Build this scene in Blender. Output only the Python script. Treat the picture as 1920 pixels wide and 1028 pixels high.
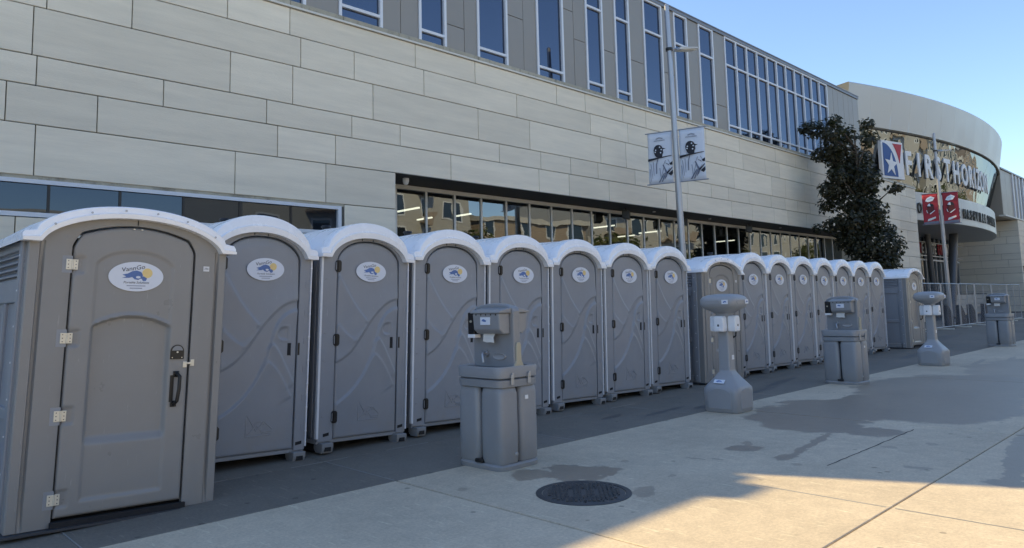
import bpy, bmesh, math, random
import numpy as np
from mathutils import Vector, Matrix
random.seed(7)
PI = math.pi
for o in list(bpy.data.objects): bpy.data.objects.remove(o)
scene = bpy.context.scene
COL = scene.collection

# ------------------------------------------------------------------ camera
YAW, PITCH, ROLL, CAMH = 0.77507, 0.10079, -0.02398, 1.45
cam_d = bpy.data.cameras.new('camera')
cam = bpy.data.objects.new('camera', cam_d); COL.objects.link(cam)
fw = Vector((math.sin(YAW)*math.cos(PITCH), math.cos(YAW)*math.cos(PITCH), math.sin(PITCH)))
rt = Vector((math.cos(YAW), -math.sin(YAW), 0)); up = rt.cross(fw)
r2 = rt*math.cos(ROLL)+up*math.sin(ROLL); u2 = up*math.cos(ROLL)-rt*math.sin(ROLL)
M = Matrix((r2, u2, -fw)).transposed().to_4x4(); M.translation = (0, 0, CAMH)
cam.matrix_world = M
cam_d.sensor_width = 36; cam_d.lens = 1354.5/1920*36
cam_d.shift_y = -(514-436.6)/1920
cam_d.clip_start = 0.05; cam_d.clip_end = 3000
scene.camera = cam

# ------------------------------------------------------------------ sky, sun, exposure
SUN_AZ = math.atan2(-0.44, 0.897); SUN_EL = math.radians(38.19)
world = bpy.data.worlds.new('World'); scene.world = world; world.use_nodes = True
wn = world.node_tree; wn.nodes.clear()
sky = wn.nodes.new('ShaderNodeTexSky'); sky.sky_type = 'NISHITA'; sky.sun_disc = False
sky.sun_elevation = SUN_EL; sky.sun_rotation = SUN_AZ
sky.altitude = 150; sky.air_density = 1.0; sky.dust_density = 0.3; sky.ozone_density = 2.6
bg = wn.nodes.new('ShaderNodeBackground'); bg.inputs['Strength'].default_value = 0.10
wo = wn.nodes.new('ShaderNodeOutputWorld')
wn.links.new(sky.outputs[0], bg.inputs[0]); wn.links.new(bg.outputs[0], wo.inputs[0])
sd = bpy.data.lights.new('sun', 'SUN'); sd.energy = 2.7; sd.angle = math.radians(0.5); sd.color = (1.0, 0.79, 0.42)
sun = bpy.data.objects.new('sun', sd); COL.objects.link(sun)
to_sun = Vector((math.sin(SUN_AZ)*math.cos(SUN_EL), math.cos(SUN_AZ)*math.cos(SUN_EL), math.sin(SUN_EL)))
sun.rotation_euler = to_sun.to_track_quat('Z', 'Y').to_euler(); sun.location = (0, 0, 60)
vs = scene.view_settings
vs.view_transform = 'Standard'; vs.look = 'None'; vs.gamma = 1; vs.use_curve_mapping = False
vs.exposure = 1.42

# ------------------------------------------------------------------ helpers
class MB:
    def __init__(s): s.v = []; s.f = []
    def add(s, V, F):
        o = len(s.v); s.v += [tuple(p) for p in V]; s.f += [tuple(i+o for i in q) for q in F]; return s
    def box(s, x0, x1, y0, y1, z0, z1):
        return s.add([(x0,y0,z0),(x1,y0,z0),(x1,y1,z0),(x0,y1,z0),(x0,y0,z1),(x1,y0,z1),(x1,y1,z1),(x0,y1,z1)],
                     [(0,3,2,1),(4,5,6,7),(0,1,5,4),(1,2,6,5),(2,3,7,6),(3,0,4,7)])
    def prism(s, poly, a, b, ax='y'):
        n = len(poly)
        def P(p, d):
            return (p[0], d, p[1]) if ax == 'y' else ((d, p[0], p[1]) if ax == 'x' else (p[0], p[1], d))
        V = [P(p, a) for p in poly]+[P(p, b) for p in poly]
        F = [tuple(range(n)), tuple(range(2*n-1, n-1, -1))]+[(i, i+n, (i+1) % n+n, (i+1) % n) for i in range(n)]
        return s.add(V, F)
    def tube(s, pts, r, n=8, caps=True):
        pts = [Vector(p) for p in pts]; R = r if isinstance(r, (list, tuple)) else [r]*len(pts)
        V = []; F = []; prev = None
        for i, p in enumerate(pts):
            t = (pts[min(i+1, len(pts)-1)]-pts[max(i-1, 0)]).normalized()
            if prev is None:
                a = t.orthogonal().normalized()
            else:
                a = (prev-t*prev.dot(t)); a = a.normalized() if a.length > 1e-6 else t.orthogonal().normalized()
            prev = a; b = t.cross(a)
            for k in range(n):
                q = 2*PI*k/n; V.append(p+a*math.cos(q)*R[i]+b*math.sin(q)*R[i])
        for i in range(len(pts)-1):
            for k in range(n):
                F.append((i*n+k, i*n+(k+1) % n, (i+1)*n+(k+1) % n, (i+1)*n+k))
        if caps: F += [tuple(range(n-1, -1, -1)), tuple((len(pts)-1)*n+k for k in range(n))]
        return s.add(V, F)
    def grid(s, rows, closed=False, capa=False, capb=False):
        n = len(rows[0]); V = [p for r in rows for p in r]; F = []
        m = n if closed else n-1
        for i in range(len(rows)-1):
            for k in range(m):
                F.append((i*n+k, i*n+(k+1) % n, (i+1)*n+(k+1) % n, (i+1)*n+k))
        if capa: F.append(tuple(range(n-1, -1, -1)))
        if capb: F.append(tuple((len(rows)-1)*n+k for k in range(n)))
        return s.add(V, F)
    def loft(s, secs, n=32, capa=True, capb=True):
        rows = []
        for z, hx, hy, pw, cx, cy in secs:
            r = []
            for k in range(n):
                q = 2*PI*(k+.5)/n; c, d = math.cos(q), math.sin(q)
                r.append((cx+hx*math.copysign(abs(c)**(2/pw), c), cy+hy*math.copysign(abs(d)**(2/pw), d), z))
            rows.append(r)
        return s.grid(rows, True, capa, capb)
    def disc(s, cx, cz, rx, rz, y, n=40, th=0.003):
        return s.prism([(cx+rx*math.cos(2*PI*k/n), cz+rz*math.sin(2*PI*k/n)) for k in range(n)], y, y+th)
    def mesh(s, name, mat, smooth=None):
        me = bpy.data.meshes.new(name); me.from_pydata(s.v, [], s.f)
        if name not in ('pane', 'glass_panel'):
          bm = bmesh.new(); bm.from_mesh(me); bmesh.ops.recalc_face_normals(bm, faces=bm.faces); bm.to_mesh(me); bm.free()
        if smooth:
            me.polygons.foreach_set('use_smooth', [True]*len(me.polygons)); me.set_sharp_from_angle(angle=math.radians(smooth))
        me.materials.append(mat); return me
    def obj(s, name, mat, parent=None, smooth=None, bevel=0, loc=None, rot=None, seg=2):
        o = link(name, s.mesh(name, mat, smooth), parent, loc, rot)
        if bevel:
            b = o.modifiers.new('bevel', 'BEVEL'); b.width = bevel; b.segments = seg; b.limit_method = 'ANGLE'
            b.angle_limit = math.radians(40); b.harden_normals = False
        return o
def link(name, data, parent=None, loc=None, rot=None):
    o = bpy.data.objects.new(name, data); COL.objects.link(o)
    if parent: o.parent = parent
    if loc is not None: o.location = loc
    if rot is not None: o.rotation_euler = rot
    return o
def tag(o, label=None, cat=None, group=None, kind=None):
    if label: o['label'] = label
    if cat: o['category'] = cat
    if group: o['group'] = group
    if kind: o['kind'] = kind
    return o
def thing(name, label, cat, loc=(0,0,0), rot=(0,0,0), group=None):
    return tag(link(name, None, None, loc, rot), label, cat, group)
def kids(o): return [c for c in bpy.data.objects if c.parent == o]
def copy_tree(o, parent=None):
    c = o.copy(); COL.objects.link(c); c.parent = parent
    for ch in kids(o): copy_tree(ch, c)
    return c
FONT = bpy.data.fonts.load('<builtin>') if '<builtin>' in bpy.data.fonts else None
def text_mesh(s, size, ext=0.0, bold=0.0, shear=0.0, xs=1.0, align='CENTER'):
    cu = bpy.data.curves.new('txt', 'FONT'); cu.body = s; cu.size = size; cu.extrude = ext; cu.offset = bold
    cu.shear = shear; cu.align_x = align; cu.align_y = 'CENTER'; cu.resolution_u = 3
    t = bpy.data.objects.new('txt', cu); COL.objects.link(t)
    bpy.context.view_layer.update()
    me = bpy.data.meshes.new_from_object(t.evaluated_get(bpy.context.evaluated_depsgraph_get()))
    bpy.data.objects.remove(t); bpy.data.curves.remove(cu)
    if xs != 1.0: me.transform(Matrix.Diagonal((xs, 1, 1, 1)))
    return me
def text_obj(name, s, size, mat, parent, loc, rot=(PI/2, 0, 0), **k):
    me = text_mesh(s, size, **k); me.materials.clear(); me.materials.append(mat)
    return link(name, me, parent, loc, rot)

# ------------------------------------------------------------------ materials
class NT:
    def __init__(s, name):
        s.m = bpy.data.materials.new(name); s.m.use_nodes = True; s.t = s.m.node_tree; s.t.nodes.clear()
        s.out = s.t.nodes.new('ShaderNodeOutputMaterial')
    def n(s, typ, ins=None, **attrs):
        nd = s.t.nodes.new('ShaderNode'+typ)
        for k, v in attrs.items(): setattr(nd, k, v)
        for k, v in (ins or {}).items():
            sk = nd.inputs[k]
            if hasattr(v, 'links') or isinstance(v, bpy.types.NodeSocket): s.t.links.new(v, sk)
            else: sk.default_value = v
        return nd
    def math(s, op, a, b=0.0, c=None):
        i = {0: a, 1: b}
        if c is not None: i[2] = c
        return s.n('Math', i, operation=op).outputs[0]
    def mix(s, fac, a, b, blend='MIX'):
        nd = s.t.nodes.new('ShaderNodeMix'); nd.data_type = 'RGBA'; nd.blend_type = blend
        for i, v in ((0, fac), (6, a), (7, b)):
            if isinstance(v, bpy.types.NodeSocket): s.t.links.new(v, nd.inputs[i])
            else: nd.inputs[i].default_value = v if i == 0 else (*v[:3], 1)
        return nd.outputs[2]
    def ramp(s, fac, stops):
        nd = s.t.nodes.new('ShaderNodeValToRGB'); s.t.links.new(fac, nd.inputs[0])
        e = nd.color_ramp.elements
        while len(e) < len(stops): e.new(0.5)
        for el, (p, c) in zip(e, stops): el.position = p; el.color = (c, c, c, 1) if not isinstance(c, tuple) else (*c, 1)
        return nd.outputs[0]
    def finish(s, sock): s.t.links.new(sock, s.out.inputs[0]); return s.m
def c3(c): return (*c, 1)
def pmat(name, col, rough=0.5, var=0.12, scale=6.0, bump=0.0, bscale=80.0, metal=0.0, spec=0.5, coord='Object', stretch=None, rvar=0.12, dirt=None, sss=0.0, emit=None, scr=0.0):
    n = NT(name)
    tc = n.n('NewGeometry').outputs['Position'] if coord == 'World' else n.n('TexCoord').outputs[coord]
    if stretch: tc = n.n('Mapping', {0: tc, 3: stretch}).outputs[0]
    info = n.n('ObjectInfo').outputs['Random']
    no = n.n('TexNoise', {'Vector': tc, 'Scale': scale, 'Detail': 6.0, 'Roughness': 0.62})
    v = n.math('MULTIPLY_ADD', no.outputs[0], 2*var, 1-var)
    v = n.math('ADD', v, n.math('MULTIPLY_ADD', info, var*0.9, -var*0.45))
    col_s = n.mix(1.0, col, n.n('CombineXYZ', {0: v, 1: v, 2: v}).outputs[0], 'MULTIPLY')
    if dirt:
        d2 = n.n('TexNoise', {'Vector': tc, 'Scale': scale*0.37, 'Detail': 8.0, 'Roughness': 0.7}).outputs[0]
        col_s = n.mix(n.ramp(d2, [(0.5, 0.0), (0.75, dirt[1])]), col_s, dirt[0])
    if scr:
        sm = n.n('Mapping', {0: tc, 2: (0.3, 0.5, 0.2), 3: (55, 55, 6)}).outputs[0]
        sn_ = n.n('TexNoise', {'Vector': sm, 'Scale': 1.0, 'Detail': 3.0, 'Roughness': 0.7}).outputs[0]
        col_s = n.mix(n.ramp(sn_, [(0.68, 0.0), (0.76, scr)]), col_s, tuple(min(.8, c*1.9) for c in col))
        wz = n.n('SeparateXYZ', {0: n.n('NewGeometry').outputs['Position']}).outputs[2]
        spl = n.n('MapRange', {0: wz, 1: 0.0, 2: 0.55, 3: 0.55, 4: 0.0}).outputs[0]
        spl = n.math('MULTIPLY', spl, n.ramp(n.n('TexNoise', {'Vector': n.n('NewGeometry').outputs['Position'], 'Scale': 5.0, 'Detail': 8.0, 'Roughness': 0.75}).outputs[0], [(0.42, 0.0), (0.68, 1.0)]))
        col_s = n.mix(spl, col_s, (0.30, 0.27, 0.22))
    r = n.math('MULTIPLY_ADD', no.outputs[0], 2*rvar, rough-rvar)
    p = n.n('BsdfPrincipled', {'Base Color': col_s, 'Roughness': r, 'Metallic': metal})
    p.inputs['Specular IOR Level'].default_value = spec
    if sss: p.inputs['Subsurface Weight'].default_value = sss; p.inputs['Subsurface Radius'].default_value = (.03, .03, .03)
    if emit: p.inputs['Emission Color'].default_value = c3(emit[0]); p.inputs['Emission Strength'].default_value = emit[1]
    if bump:
        bt = n.n('TexNoise', {'Vector': tc, 'Scale': bscale, 'Detail': 4.0})
        b = n.n('Bump', {'Height': bt.outputs[0], 'Strength': bump, 'Distance': 0.01})
        n.t.links.new(b.outputs[0], p.inputs['Normal'])
    return n.finish(p.outputs[0])
def glassmat(name, tint, refl, base=(0.012, 0.015, 0.02), rough=0.0, wob=0.0, wscale=0.6, see=0.0):
    n = NT(name)
    tc = n.n('NewGeometry').outputs['Position']
    g = n.n('BsdfGlossy', {'Color': c3(tint), 'Roughness': rough})
    d = n.n('BsdfDiffuse', {'Color': c3(base)}).outputs[0]
    if see: d = n.n('MixShader', {0: see, 1: d, 2: n.n('BsdfTransparent', {0: (0.55, 0.6, 0.6, 1)}).outputs[0]}).outputs[0]
    fr = n.n('LayerWeight', {'Blend': 0.35}).outputs['Fresnel']
    fac = n.math('MULTIPLY_ADD', fr, 0.45, refl)
    fac = n.math('MINIMUM', fac, 0.96)
    if wob:
        t = n.n('TexNoise', {'Vector': tc, 'Scale': wscale, 'Detail': 1.5})
        b = n.n('Bump', {'Height': t.outputs[0], 'Strength': 1.0, 'Distance': wob})
        n.t.links.new(b.outputs[0], g.inputs['Normal'])
    return n.finish(n.n('MixShader', {0: fac, 1: d, 2: g.outputs[0]}).outputs[0])

def slab_mat(name, col, stains, fine, rough, dark_gloss):
    n = NT(name)
    pos = n.n('NewGeometry').outputs['Position']; info = n.n('ObjectInfo').outputs['Random']
    big = n.n('TexNoise', {'Vector': pos, 'Scale': 0.8, 'Detail': 6.0, 'Roughness': 0.6}).outputs[0]
    mid = n.n('TexNoise', {'Vector': pos, 'Scale': 7.0, 'Detail': 6.0, 'Roughness': 0.7}).outputs[0]
    fin = n.n('TexNoise', {'Vector': pos, 'Scale': 140.0, 'Detail': 3.0}).outputs[0]
    v = n.math('ADD', n.math('MULTIPLY_ADD', big, 0.55, 0.72), n.math('MULTIPLY_ADD', mid, 0.50, -0.25))
    v = n.math('ADD', v, n.math('MULTIPLY_ADD', fin, fine, -fine/2))
    v = n.math('ADD', v, n.math('MULTIPLY_ADD', info, 0.10, -0.05))
    base = n.mix(1.0, col, n.n('CombineXYZ', {0: v, 1: v, 2: v}).outputs[0], 'MULTIPLY')
    # small dark gum spots and pale scuffs
    vo = n.n('TexVoronoi', {'Vector': pos, 'Scale': 3.2, 'Randomness': 1.0}).outputs['Distance']
    base = n.mix(n.ramp(vo, [(0.06, 0.75), (0.085, 0.0)]), base, tuple(c*0.45 for c in col))
    sc = n.n('Mapping', {0: pos, 2: (0, 0, 0.6), 3: (30, 3.5, 1)}).outputs[0]
    scn = n.n('TexNoise', {'Vector': sc, 'Scale': 1.0, 'Detail': 3.0, 'Roughness': 0.6}).outputs[0]
    base = n.mix(n.ramp(scn, [(0.62, 0.0), (0.67, 0.5)]), base, tuple(min(c*1.5, .8) for c in col))
    spk = n.n('TexNoise', {'Vector': pos, 'Scale': 42.0, 'Detail': 5.0, 'Roughness': 0.75}).outputs[0]
    spv = n.math('MULTIPLY_ADD', spk, 0.9, 0.55)
    base = n.mix(1.0, base, n.n('CombineXYZ', {0: spv, 1: spv, 2: spv}).outputs[0], 'MULTIPLY')
    nv = n.n('TexNoise', {'Vector': pos, 'Scale': 2.2, 'Detail': 5.0, 'Roughness': 0.6}).outputs['Color']
    nvs = n.n('TexNoise', {'Vector': pos, 'Scale': 9.0, 'Detail': 4.0}).outputs['Color']
    def disp(nc, a):
        off = n.n('VectorMath', {0: nc, 1: (.5, .5, .5)}, operation='SUBTRACT').outputs[0]
        off = n.n('VectorMath', {0: off, 'Scale': a}, operation='SCALE').outputs[0]
        return n.n('VectorMath', {0: pos, 1: off}, operation='ADD').outputs[0]
    pb, ps = disp(nv, 0.9), disp(nvs, 0.16)
    total = None
    for cx, cy, ax, ay, rot, stg in stains:
        p = pb if min(ax, ay) > 0.25 else ps
        mp = n.n('Mapping', {0: p, 1: (cx, cy, 0), 2: (0, 0, rot), 3: (ax, ay, 1e4)}, vector_type='TEXTURE').outputs[0]
        sp = n.n('SeparateXYZ', {0: mp})
        r = n.math('SQRT', n.math('ADD', n.math('POWER', sp.outputs[0], 2.0), n.math('POWER', sp.outputs[1], 2.0)))
        soft = 0.06 if min(ax, ay) > 0.25 else 0.12
        mr = n.n('MapRange', {0: r, 1: 1.0-soft, 2: 1.0+soft*0.3, 3: stg, 4: 0.0}).outputs[0]
        total = mr if total is None else n.math('MAXIMUM', total, mr)
    rg = n.math('MULTIPLY_ADD', mid, 0.2, rough-0.1)
    if total is not None:
        total = n.math('MULTIPLY', total, n.math('MULTIPLY_ADD', mid, 0.5, 0.72))
        base = n.mix(total, base, dark_gloss[0])
        rg = n.math('SUBTRACT', rg, n.math('MULTIPLY', total, dark_gloss[1]))
    p = n.n('BsdfPrincipled', {'Base Color': base, 'Roughness': rg})
    h = n.math('ADD', n.math('MULTIPLY', fin, 0.6), n.math('MULTIPLY', mid, 0.8))
    b = n.n('Bump', {'Height': h, 'Strength': 0.35, 'Distance': 0.006}).outputs[0]
    n.t.links.new(b, p.inputs['Normal'])
    return n.finish(p.outputs[0])

STAINS = [(4.85,4.3,.34,.30,.2,.8),(4.55,4.5,.22,.18,.5,.7),(5.05,4.15,.22,.12,-.6,.75),
          (9.4,4.0,1.5,.75,.15,.85),(10.9,3.2,1.7,1.2,.1,.8),(13.2,3.5,2.2,1.3,0,.7),(8.3,3.35,.28,.7,.1,.8),(17.5,3.0,3.0,1.2,0,.5),
          (7.35,3.25,.8,.06,.13,.75),(6.55,3.15,.16,.09,.1,.8),(6.7,3.65,.16,.19,.7,.8),(6.95,3.75,.16,.05,.5,.6),(6.84,2.14,.06,.12,.1,.55),
          (7.9,1.62,1.35,.10,.15,.7),(6.7,1.46,.14,.16,0,.7),(6.0,3.76,.03,.11,.2,.6),(6.1,3.6,.03,.05,.2,.6),(4.72,3.42,.2,.09,.4,.5),(3.85,4.55,.05,.04,0,.5),
          (5.5,4.2,.05,.06,0,.5),(6.35,2.95,.06,.05,0,.5),(7.6,2.6,.05,.08,0,.5),(5.3,3.55,.05,.03,.3,.5),(8.0,2.35,.09,.05,0,.5),(23.5,4.2,.6,.08,.2,.6),(18.2,4.3,.9,.07,.1,.6),(19.0,3.9,1.2,.07,.1,.5)]
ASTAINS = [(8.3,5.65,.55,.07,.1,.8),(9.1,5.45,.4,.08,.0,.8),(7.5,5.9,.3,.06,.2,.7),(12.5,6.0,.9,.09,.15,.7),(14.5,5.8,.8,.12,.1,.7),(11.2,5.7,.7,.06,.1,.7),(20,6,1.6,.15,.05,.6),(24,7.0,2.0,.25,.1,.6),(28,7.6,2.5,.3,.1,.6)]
m_conc = slab_mat('concrete', (0.58, 0.485, 0.355), STAINS, 0.30, 0.75, ((0.235, 0.18, 0.13), 0.46))
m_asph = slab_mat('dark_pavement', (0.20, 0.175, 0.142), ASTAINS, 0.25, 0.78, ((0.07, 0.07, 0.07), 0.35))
m_ground = slab_mat('ground_asphalt', (0.075, 0.077, 0.08), [], 0.25, 0.85, None)
m_joint = pmat('joint_sand', (0.30, 0.29, 0.27), 0.9, .3, 30)
m_crack = pmat('joint_dark', (0.03, 0.03, 0.03), 0.9)
m_pla = pmat('grey_plastic', (0.28, 0.297, 0.328), 0.33, 0.10, 3.5, 0.10, 260, dirt=((0.27, 0.275, 0.285), .35), scr=0.4)
m_plw = pmat('warm_grey_plastic', (0.268, 0.263, 0.257), 0.31, 0.09, 3.0, 0.06, 300, dirt=((0.25, 0.245, 0.24), .3), scr=0.4)
m_plb = pmat('station_grey_plastic', (0.265, 0.276, 0.292), 0.32, 0.10, 4.0, 0.12, 240, dirt=((0.28, 0.28, 0.28), .3), scr=0.4)
m_pln = pmat('sanitizer_grey_plastic', (0.31, 0.318, 0.33), 0.34, 0.08, 4.0, 0.10, 240)
m_roof = pmat('white_roof_plastic', (0.94, 0.95, 0.97), 0.28, 0.05, 3.0, 0.05, 120, dirt=((0.80, 0.80, 0.79), .5))
m_white = pmat('white_plastic', (0.80, 0.81, 0.83), 0.35, .04)
m_trim = pmat('white_trim', (0.74, 0.75, 0.77), 0.45, .08, 12)
m_black = pmat('black_plastic', (0.012, 0.012, 0.013), 0.38, .2)
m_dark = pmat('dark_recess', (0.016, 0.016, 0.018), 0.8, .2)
m_steel = pmat('hinge_metal', (0.72, 0.68, 0.58), 0.45, .12, 30, metal=0.55)
m_tan = pmat('tan_bracket', (0.40, 0.37, 0.28), 0.5, .08)
m_galv = pmat('galvanised_steel', (0.42, 0.44, 0.47), 0.42, .10, 9, metal=0.75)
m_pole = pmat('pole_aluminium', (0.40, 0.41, 0.44), 0.38, .08, 3, metal=0.65)
m_stone = pmat('stone_panel', (0.79, 0.72, 0.585), 0.82, 0.17, 2.5, 0.35, 34, coord='World', stretch=(0.35, 1.0, 3.2), dirt=((0.64, 0.58, 0.475), .45))
m_stone2 = pmat('entry_stone', (0.74, 0.68, 0.565), 0.82, 0.12, 2.0, 0.3, 34, coord='World', stretch=(.35, .35, 3))
m_back = pmat('joint_backing', (0.035, 0.034, 0.033), 0.9)
m_cope = pmat('weathered_ledge', (0.42, 0.39, 0.31), 0.9, 0.25, 4.5, 0.6, 40, dirt=((0.05, 0.047, 0.04), 1.0))
m_drip = pmat('white_drip_edge', (0.66, 0.64, 0.58), 0.5, .06)
m_clad = pmat('grey_metal_cladding', (0.30, 0.272, 0.235), 0.45, .07, 1.2, 0.0, 30, metal=0.25)
m_seam = pmat('cladding_seam', (0.30, 0.31, 0.32), 0.5, .05)
m_roofc = pmat('roof_coping', (0.20, 0.205, 0.22), 0.42, .05, metal=0.3)
m_frame = pmat('white_window_frame', (0.70, 0.73, 0.78), 0.45, .04)
m_mull = pmat('cream_mullion', (0.66, 0.66, 0.63), 0.5, .05)
m_soff = pmat('soffit', (0.10, 0.099, 0.092), 0.8, .1)
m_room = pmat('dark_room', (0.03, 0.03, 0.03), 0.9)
m_lamp = pmat('lamp_tube', (0.9, 0.9, 0.8), 0.5, emit=((1.0, 0.95, 0.75), 1.0))
g_up = glassmat('upper_glass', (0.40, 0.45, 0.56), 0.26, (0.010, 0.014, 0.025))
g_low = glassmat('ground_floor_glass', (0.52, 0.55, 0.56), 0.28, (0.006, 0.006, 0.006), wob=0.006, wscale=0.9, see=0.8)
g_left = glassmat('tinted_strip_glass', (0.26, 0.30, 0.36), 0.16, (0.010, 0.014, 0.020), wob=0.004, wscale=0.8)
g_drum = glassmat('mirror_glass', (0.30, 0.325, 0.345), 0.74, (0.01, 0.01, 0.01), wob=0.05, wscale=0.55)
m_drum = pmat('drum_panel', (0.50, 0.51, 0.50), 0.42, .04, 0.8, metal=0.25)
m_letter = pmat('white_letter', (0.74, 0.74, 0.74), 0.5, .03)
m_lblack = pmat('black_letter', (0.012, 0.012, 0.012), 0.5)
m_lred = pmat('red_print', (0.42, 0.03, 0.045), 0.6, .1)
m_blue = pmat('blue_print', (0.035, 0.10, 0.28), 0.6, .08)
m_redc = pmat('red_banner_cloth', (0.36, 0.030, 0.045), 0.75, .14, 9)
m_bannerw = pmat('white_banner_cloth', (0.66, 0.70, 0.78), 0.75, .06, 5)
m_ink = pmat('banner_dark_ink', (0.018, 0.020, 0.030), 0.7, .3, 20)
m_inkg = pmat('banner_grey_ink', (0.16, 0.18, 0.24), 0.7, .3, 14)
m_sky = pmat('banner_pale_blue', (0.40, 0.58, 0.78), 0.7, .1)
m_skin = pmat('banner_dark_red', (0.10, 0.018, 0.02), 0.7, .2, 12)
m_stick = pmat('sticker_white', (0.72, 0.76, 0.84), 0.35, .03)
m_stb = pmat('sticker_blue', (0.10, 0.19, 0.45), 0.4, .25, 60)
m_sty = pmat('sticker_yellow', (0.80, 0.60, 0.25), 0.4, .12, 40)
m_stk = pmat('sticker_ink', (0.03, 0.035, 0.06), 0.4)
m_stg = pmat('sticker_grey_ink', (0.30, 0.33, 0.42), 0.4)
m_iron = pmat('cast_iron', (0.075, 0.078, 0.082), 0.42, .3, 20, 0.4, 120, metal=0.4)
m_bark = pmat('bark', (0.07, 0.055, 0.04), 0.9, .3, 14, 0.6, 40)
m_paper = pmat('paper_towel', (0.72, 0.72, 0.70), 0.8, .04)
m_boll = pmat('bollard_grey', (0.05, 0.053, 0.06), 0.5, .12)
m_beige = pmat('beige_render', (0.56, 0.56, 0.55), 0.85, .08, 1.0)
m_beige2 = pmat('tan_render', (0.44, 0.44, 0.43), 0.85, .08, 1.0)
m_brown = pmat('brown_brick', (0.36, 0.30, 0.25), 0.85, .12, 2.0)
m_col = pmat('column_dark_steel', (0.11, 0.115, 0.125), 0.4, .1, metal=.3)
m_lhead = pmat('lamp_housing', (0.52, 0.53, 0.54), 0.4, .06)
m_dglass = glassmat('dark_window', (.6, .65, .7), 0.15)

def leafmat(name, c1, c2):
    n = NT(name)
    r = n.n('NewGeometry').outputs['Random Per Island']
    col = n.mix(r, c1, c2)
    d = n.n('BsdfPrincipled', {'Base Color': col, 'Roughness': 0.5})
    t = n.n('BsdfTranslucent', {'Color': n.mix(0.5, col, (0.12, 0.16, 0.03))})
    return n.finish(n.n('MixShader', {0: 0.22, 1: d.outputs[0], 2: t.outputs[0]}).outputs[0])
m_leaf = leafmat('dark_maple_leaf', (0.014, 0.015, 0.008), (0.060, 0.056, 0.028))
m_leaf2 = leafmat('olive_leaf', (0.06, 0.085, 0.02), (0.14, 0.15, 0.04))

# ================================================================== THE SETTING
g = MB().add([(-1500,-1500,-.06),(1500,-1500,-.06),(1500,1500,-.06),(-1500,1500,-.06)], [(0,1,2,3)])
tag(g.obj('ground', m_ground), kind='structure')
# pale concrete pavement, slab by slab
pav = tag(link('pavement', None), kind='structure')
jx = [-7.0, -1.68, 3.67, 9.02, 14.37, 19.72, 25.07, 30.42, 35.77]
jy = [-9.0, -5.4, -1.75, 1.89, 5.22]
def slab(x0, x1, y0, y1, m, par, name, gap=.006):
    hx, hy = (x1-x0)/2-gap*1.7, (y1-y0)/2-gap; c = .005
    rows = [[(-hx,-hy,-.055),(hx,-hy,-.055),(hx,hy,-.055),(-hx,hy,-.055)],
            [(-hx,-hy,-c),(hx,-hy,-c),(hx,hy,-c),(-hx,hy,-c)],
            [(-hx+c,-hy+c,0),(hx-c,-hy+c,0),(hx-c,hy-c,0),(-hx+c,hy-c,0)]]
    MB().grid(rows, True, False, True).obj(name, m, par, loc=((x0+x1)/2, (y0+y1)/2, 0))
for a, b in zip(jx, jx[1:]):
    for c, d in zip(jy, jy[1:]): slab(a, b, c, d, m_conc, pav, 'concrete_slab')
MB().box(5.435, 5.455, 1.92, 2.93, -.02, .0015).obj('sealed_joint', m_joint, pav)
MB().box(5.435, 5.455, -1.6, 1.86, -.02, .0015).obj('sealed_joint', m_joint, pav)
cr = [(6.45, 2.735)]
for k in range(1, 24): cr.append((6.45+k*.1, 2.735+random.uniform(-.006, .006)))
MB().add([(x, y+s*(.004+.004*random.random()), .0015) for x, y in cr for s in (-1, 1)], [(2*i, 2*i+1, 2*i+3, 2*i+2) for i in range(len(cr)-1)]).obj('crack', m_crack, pav)
# darker strip under the toilets
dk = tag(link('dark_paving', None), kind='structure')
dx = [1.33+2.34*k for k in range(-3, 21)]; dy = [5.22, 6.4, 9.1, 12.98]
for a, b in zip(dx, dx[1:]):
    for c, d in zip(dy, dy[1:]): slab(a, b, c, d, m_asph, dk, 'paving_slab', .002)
for k, x in enumerate(dx[2:8]):
    MB().box(x-.004, x+.004, 5.25, 6.36, -.02, .0012).obj('sand_joint', m_joint, dk)
for x in np.arange(-1.5, 9, 1.17):
    a = x+random.uniform(0, .3); MB().box(a, a+random.uniform(.5, 1.1), 6.397, 6.404, -.02, .0012).obj('sand_joint', m_joint, dk)
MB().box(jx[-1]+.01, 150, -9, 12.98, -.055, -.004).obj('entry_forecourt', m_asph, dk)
# street and kerb behind the camera, far pavement
tag(MB().box(-60, 160, -9.12, -9.006, -.055, .0).obj('kerb', m_conc), kind='structure')
m_street = slab_mat('street_concrete', (0.34, 0.325, 0.30), [], 0.2, 0.8, None)
tag(MB().box(-80, 180, -18, -9.125, -.058, -.03).obj('road', m_street), kind='structure')
tag(MB().box(-60, 160, -22, -18, -.055, .10).obj('far_pavement', m_conc), kind='structure')

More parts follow.
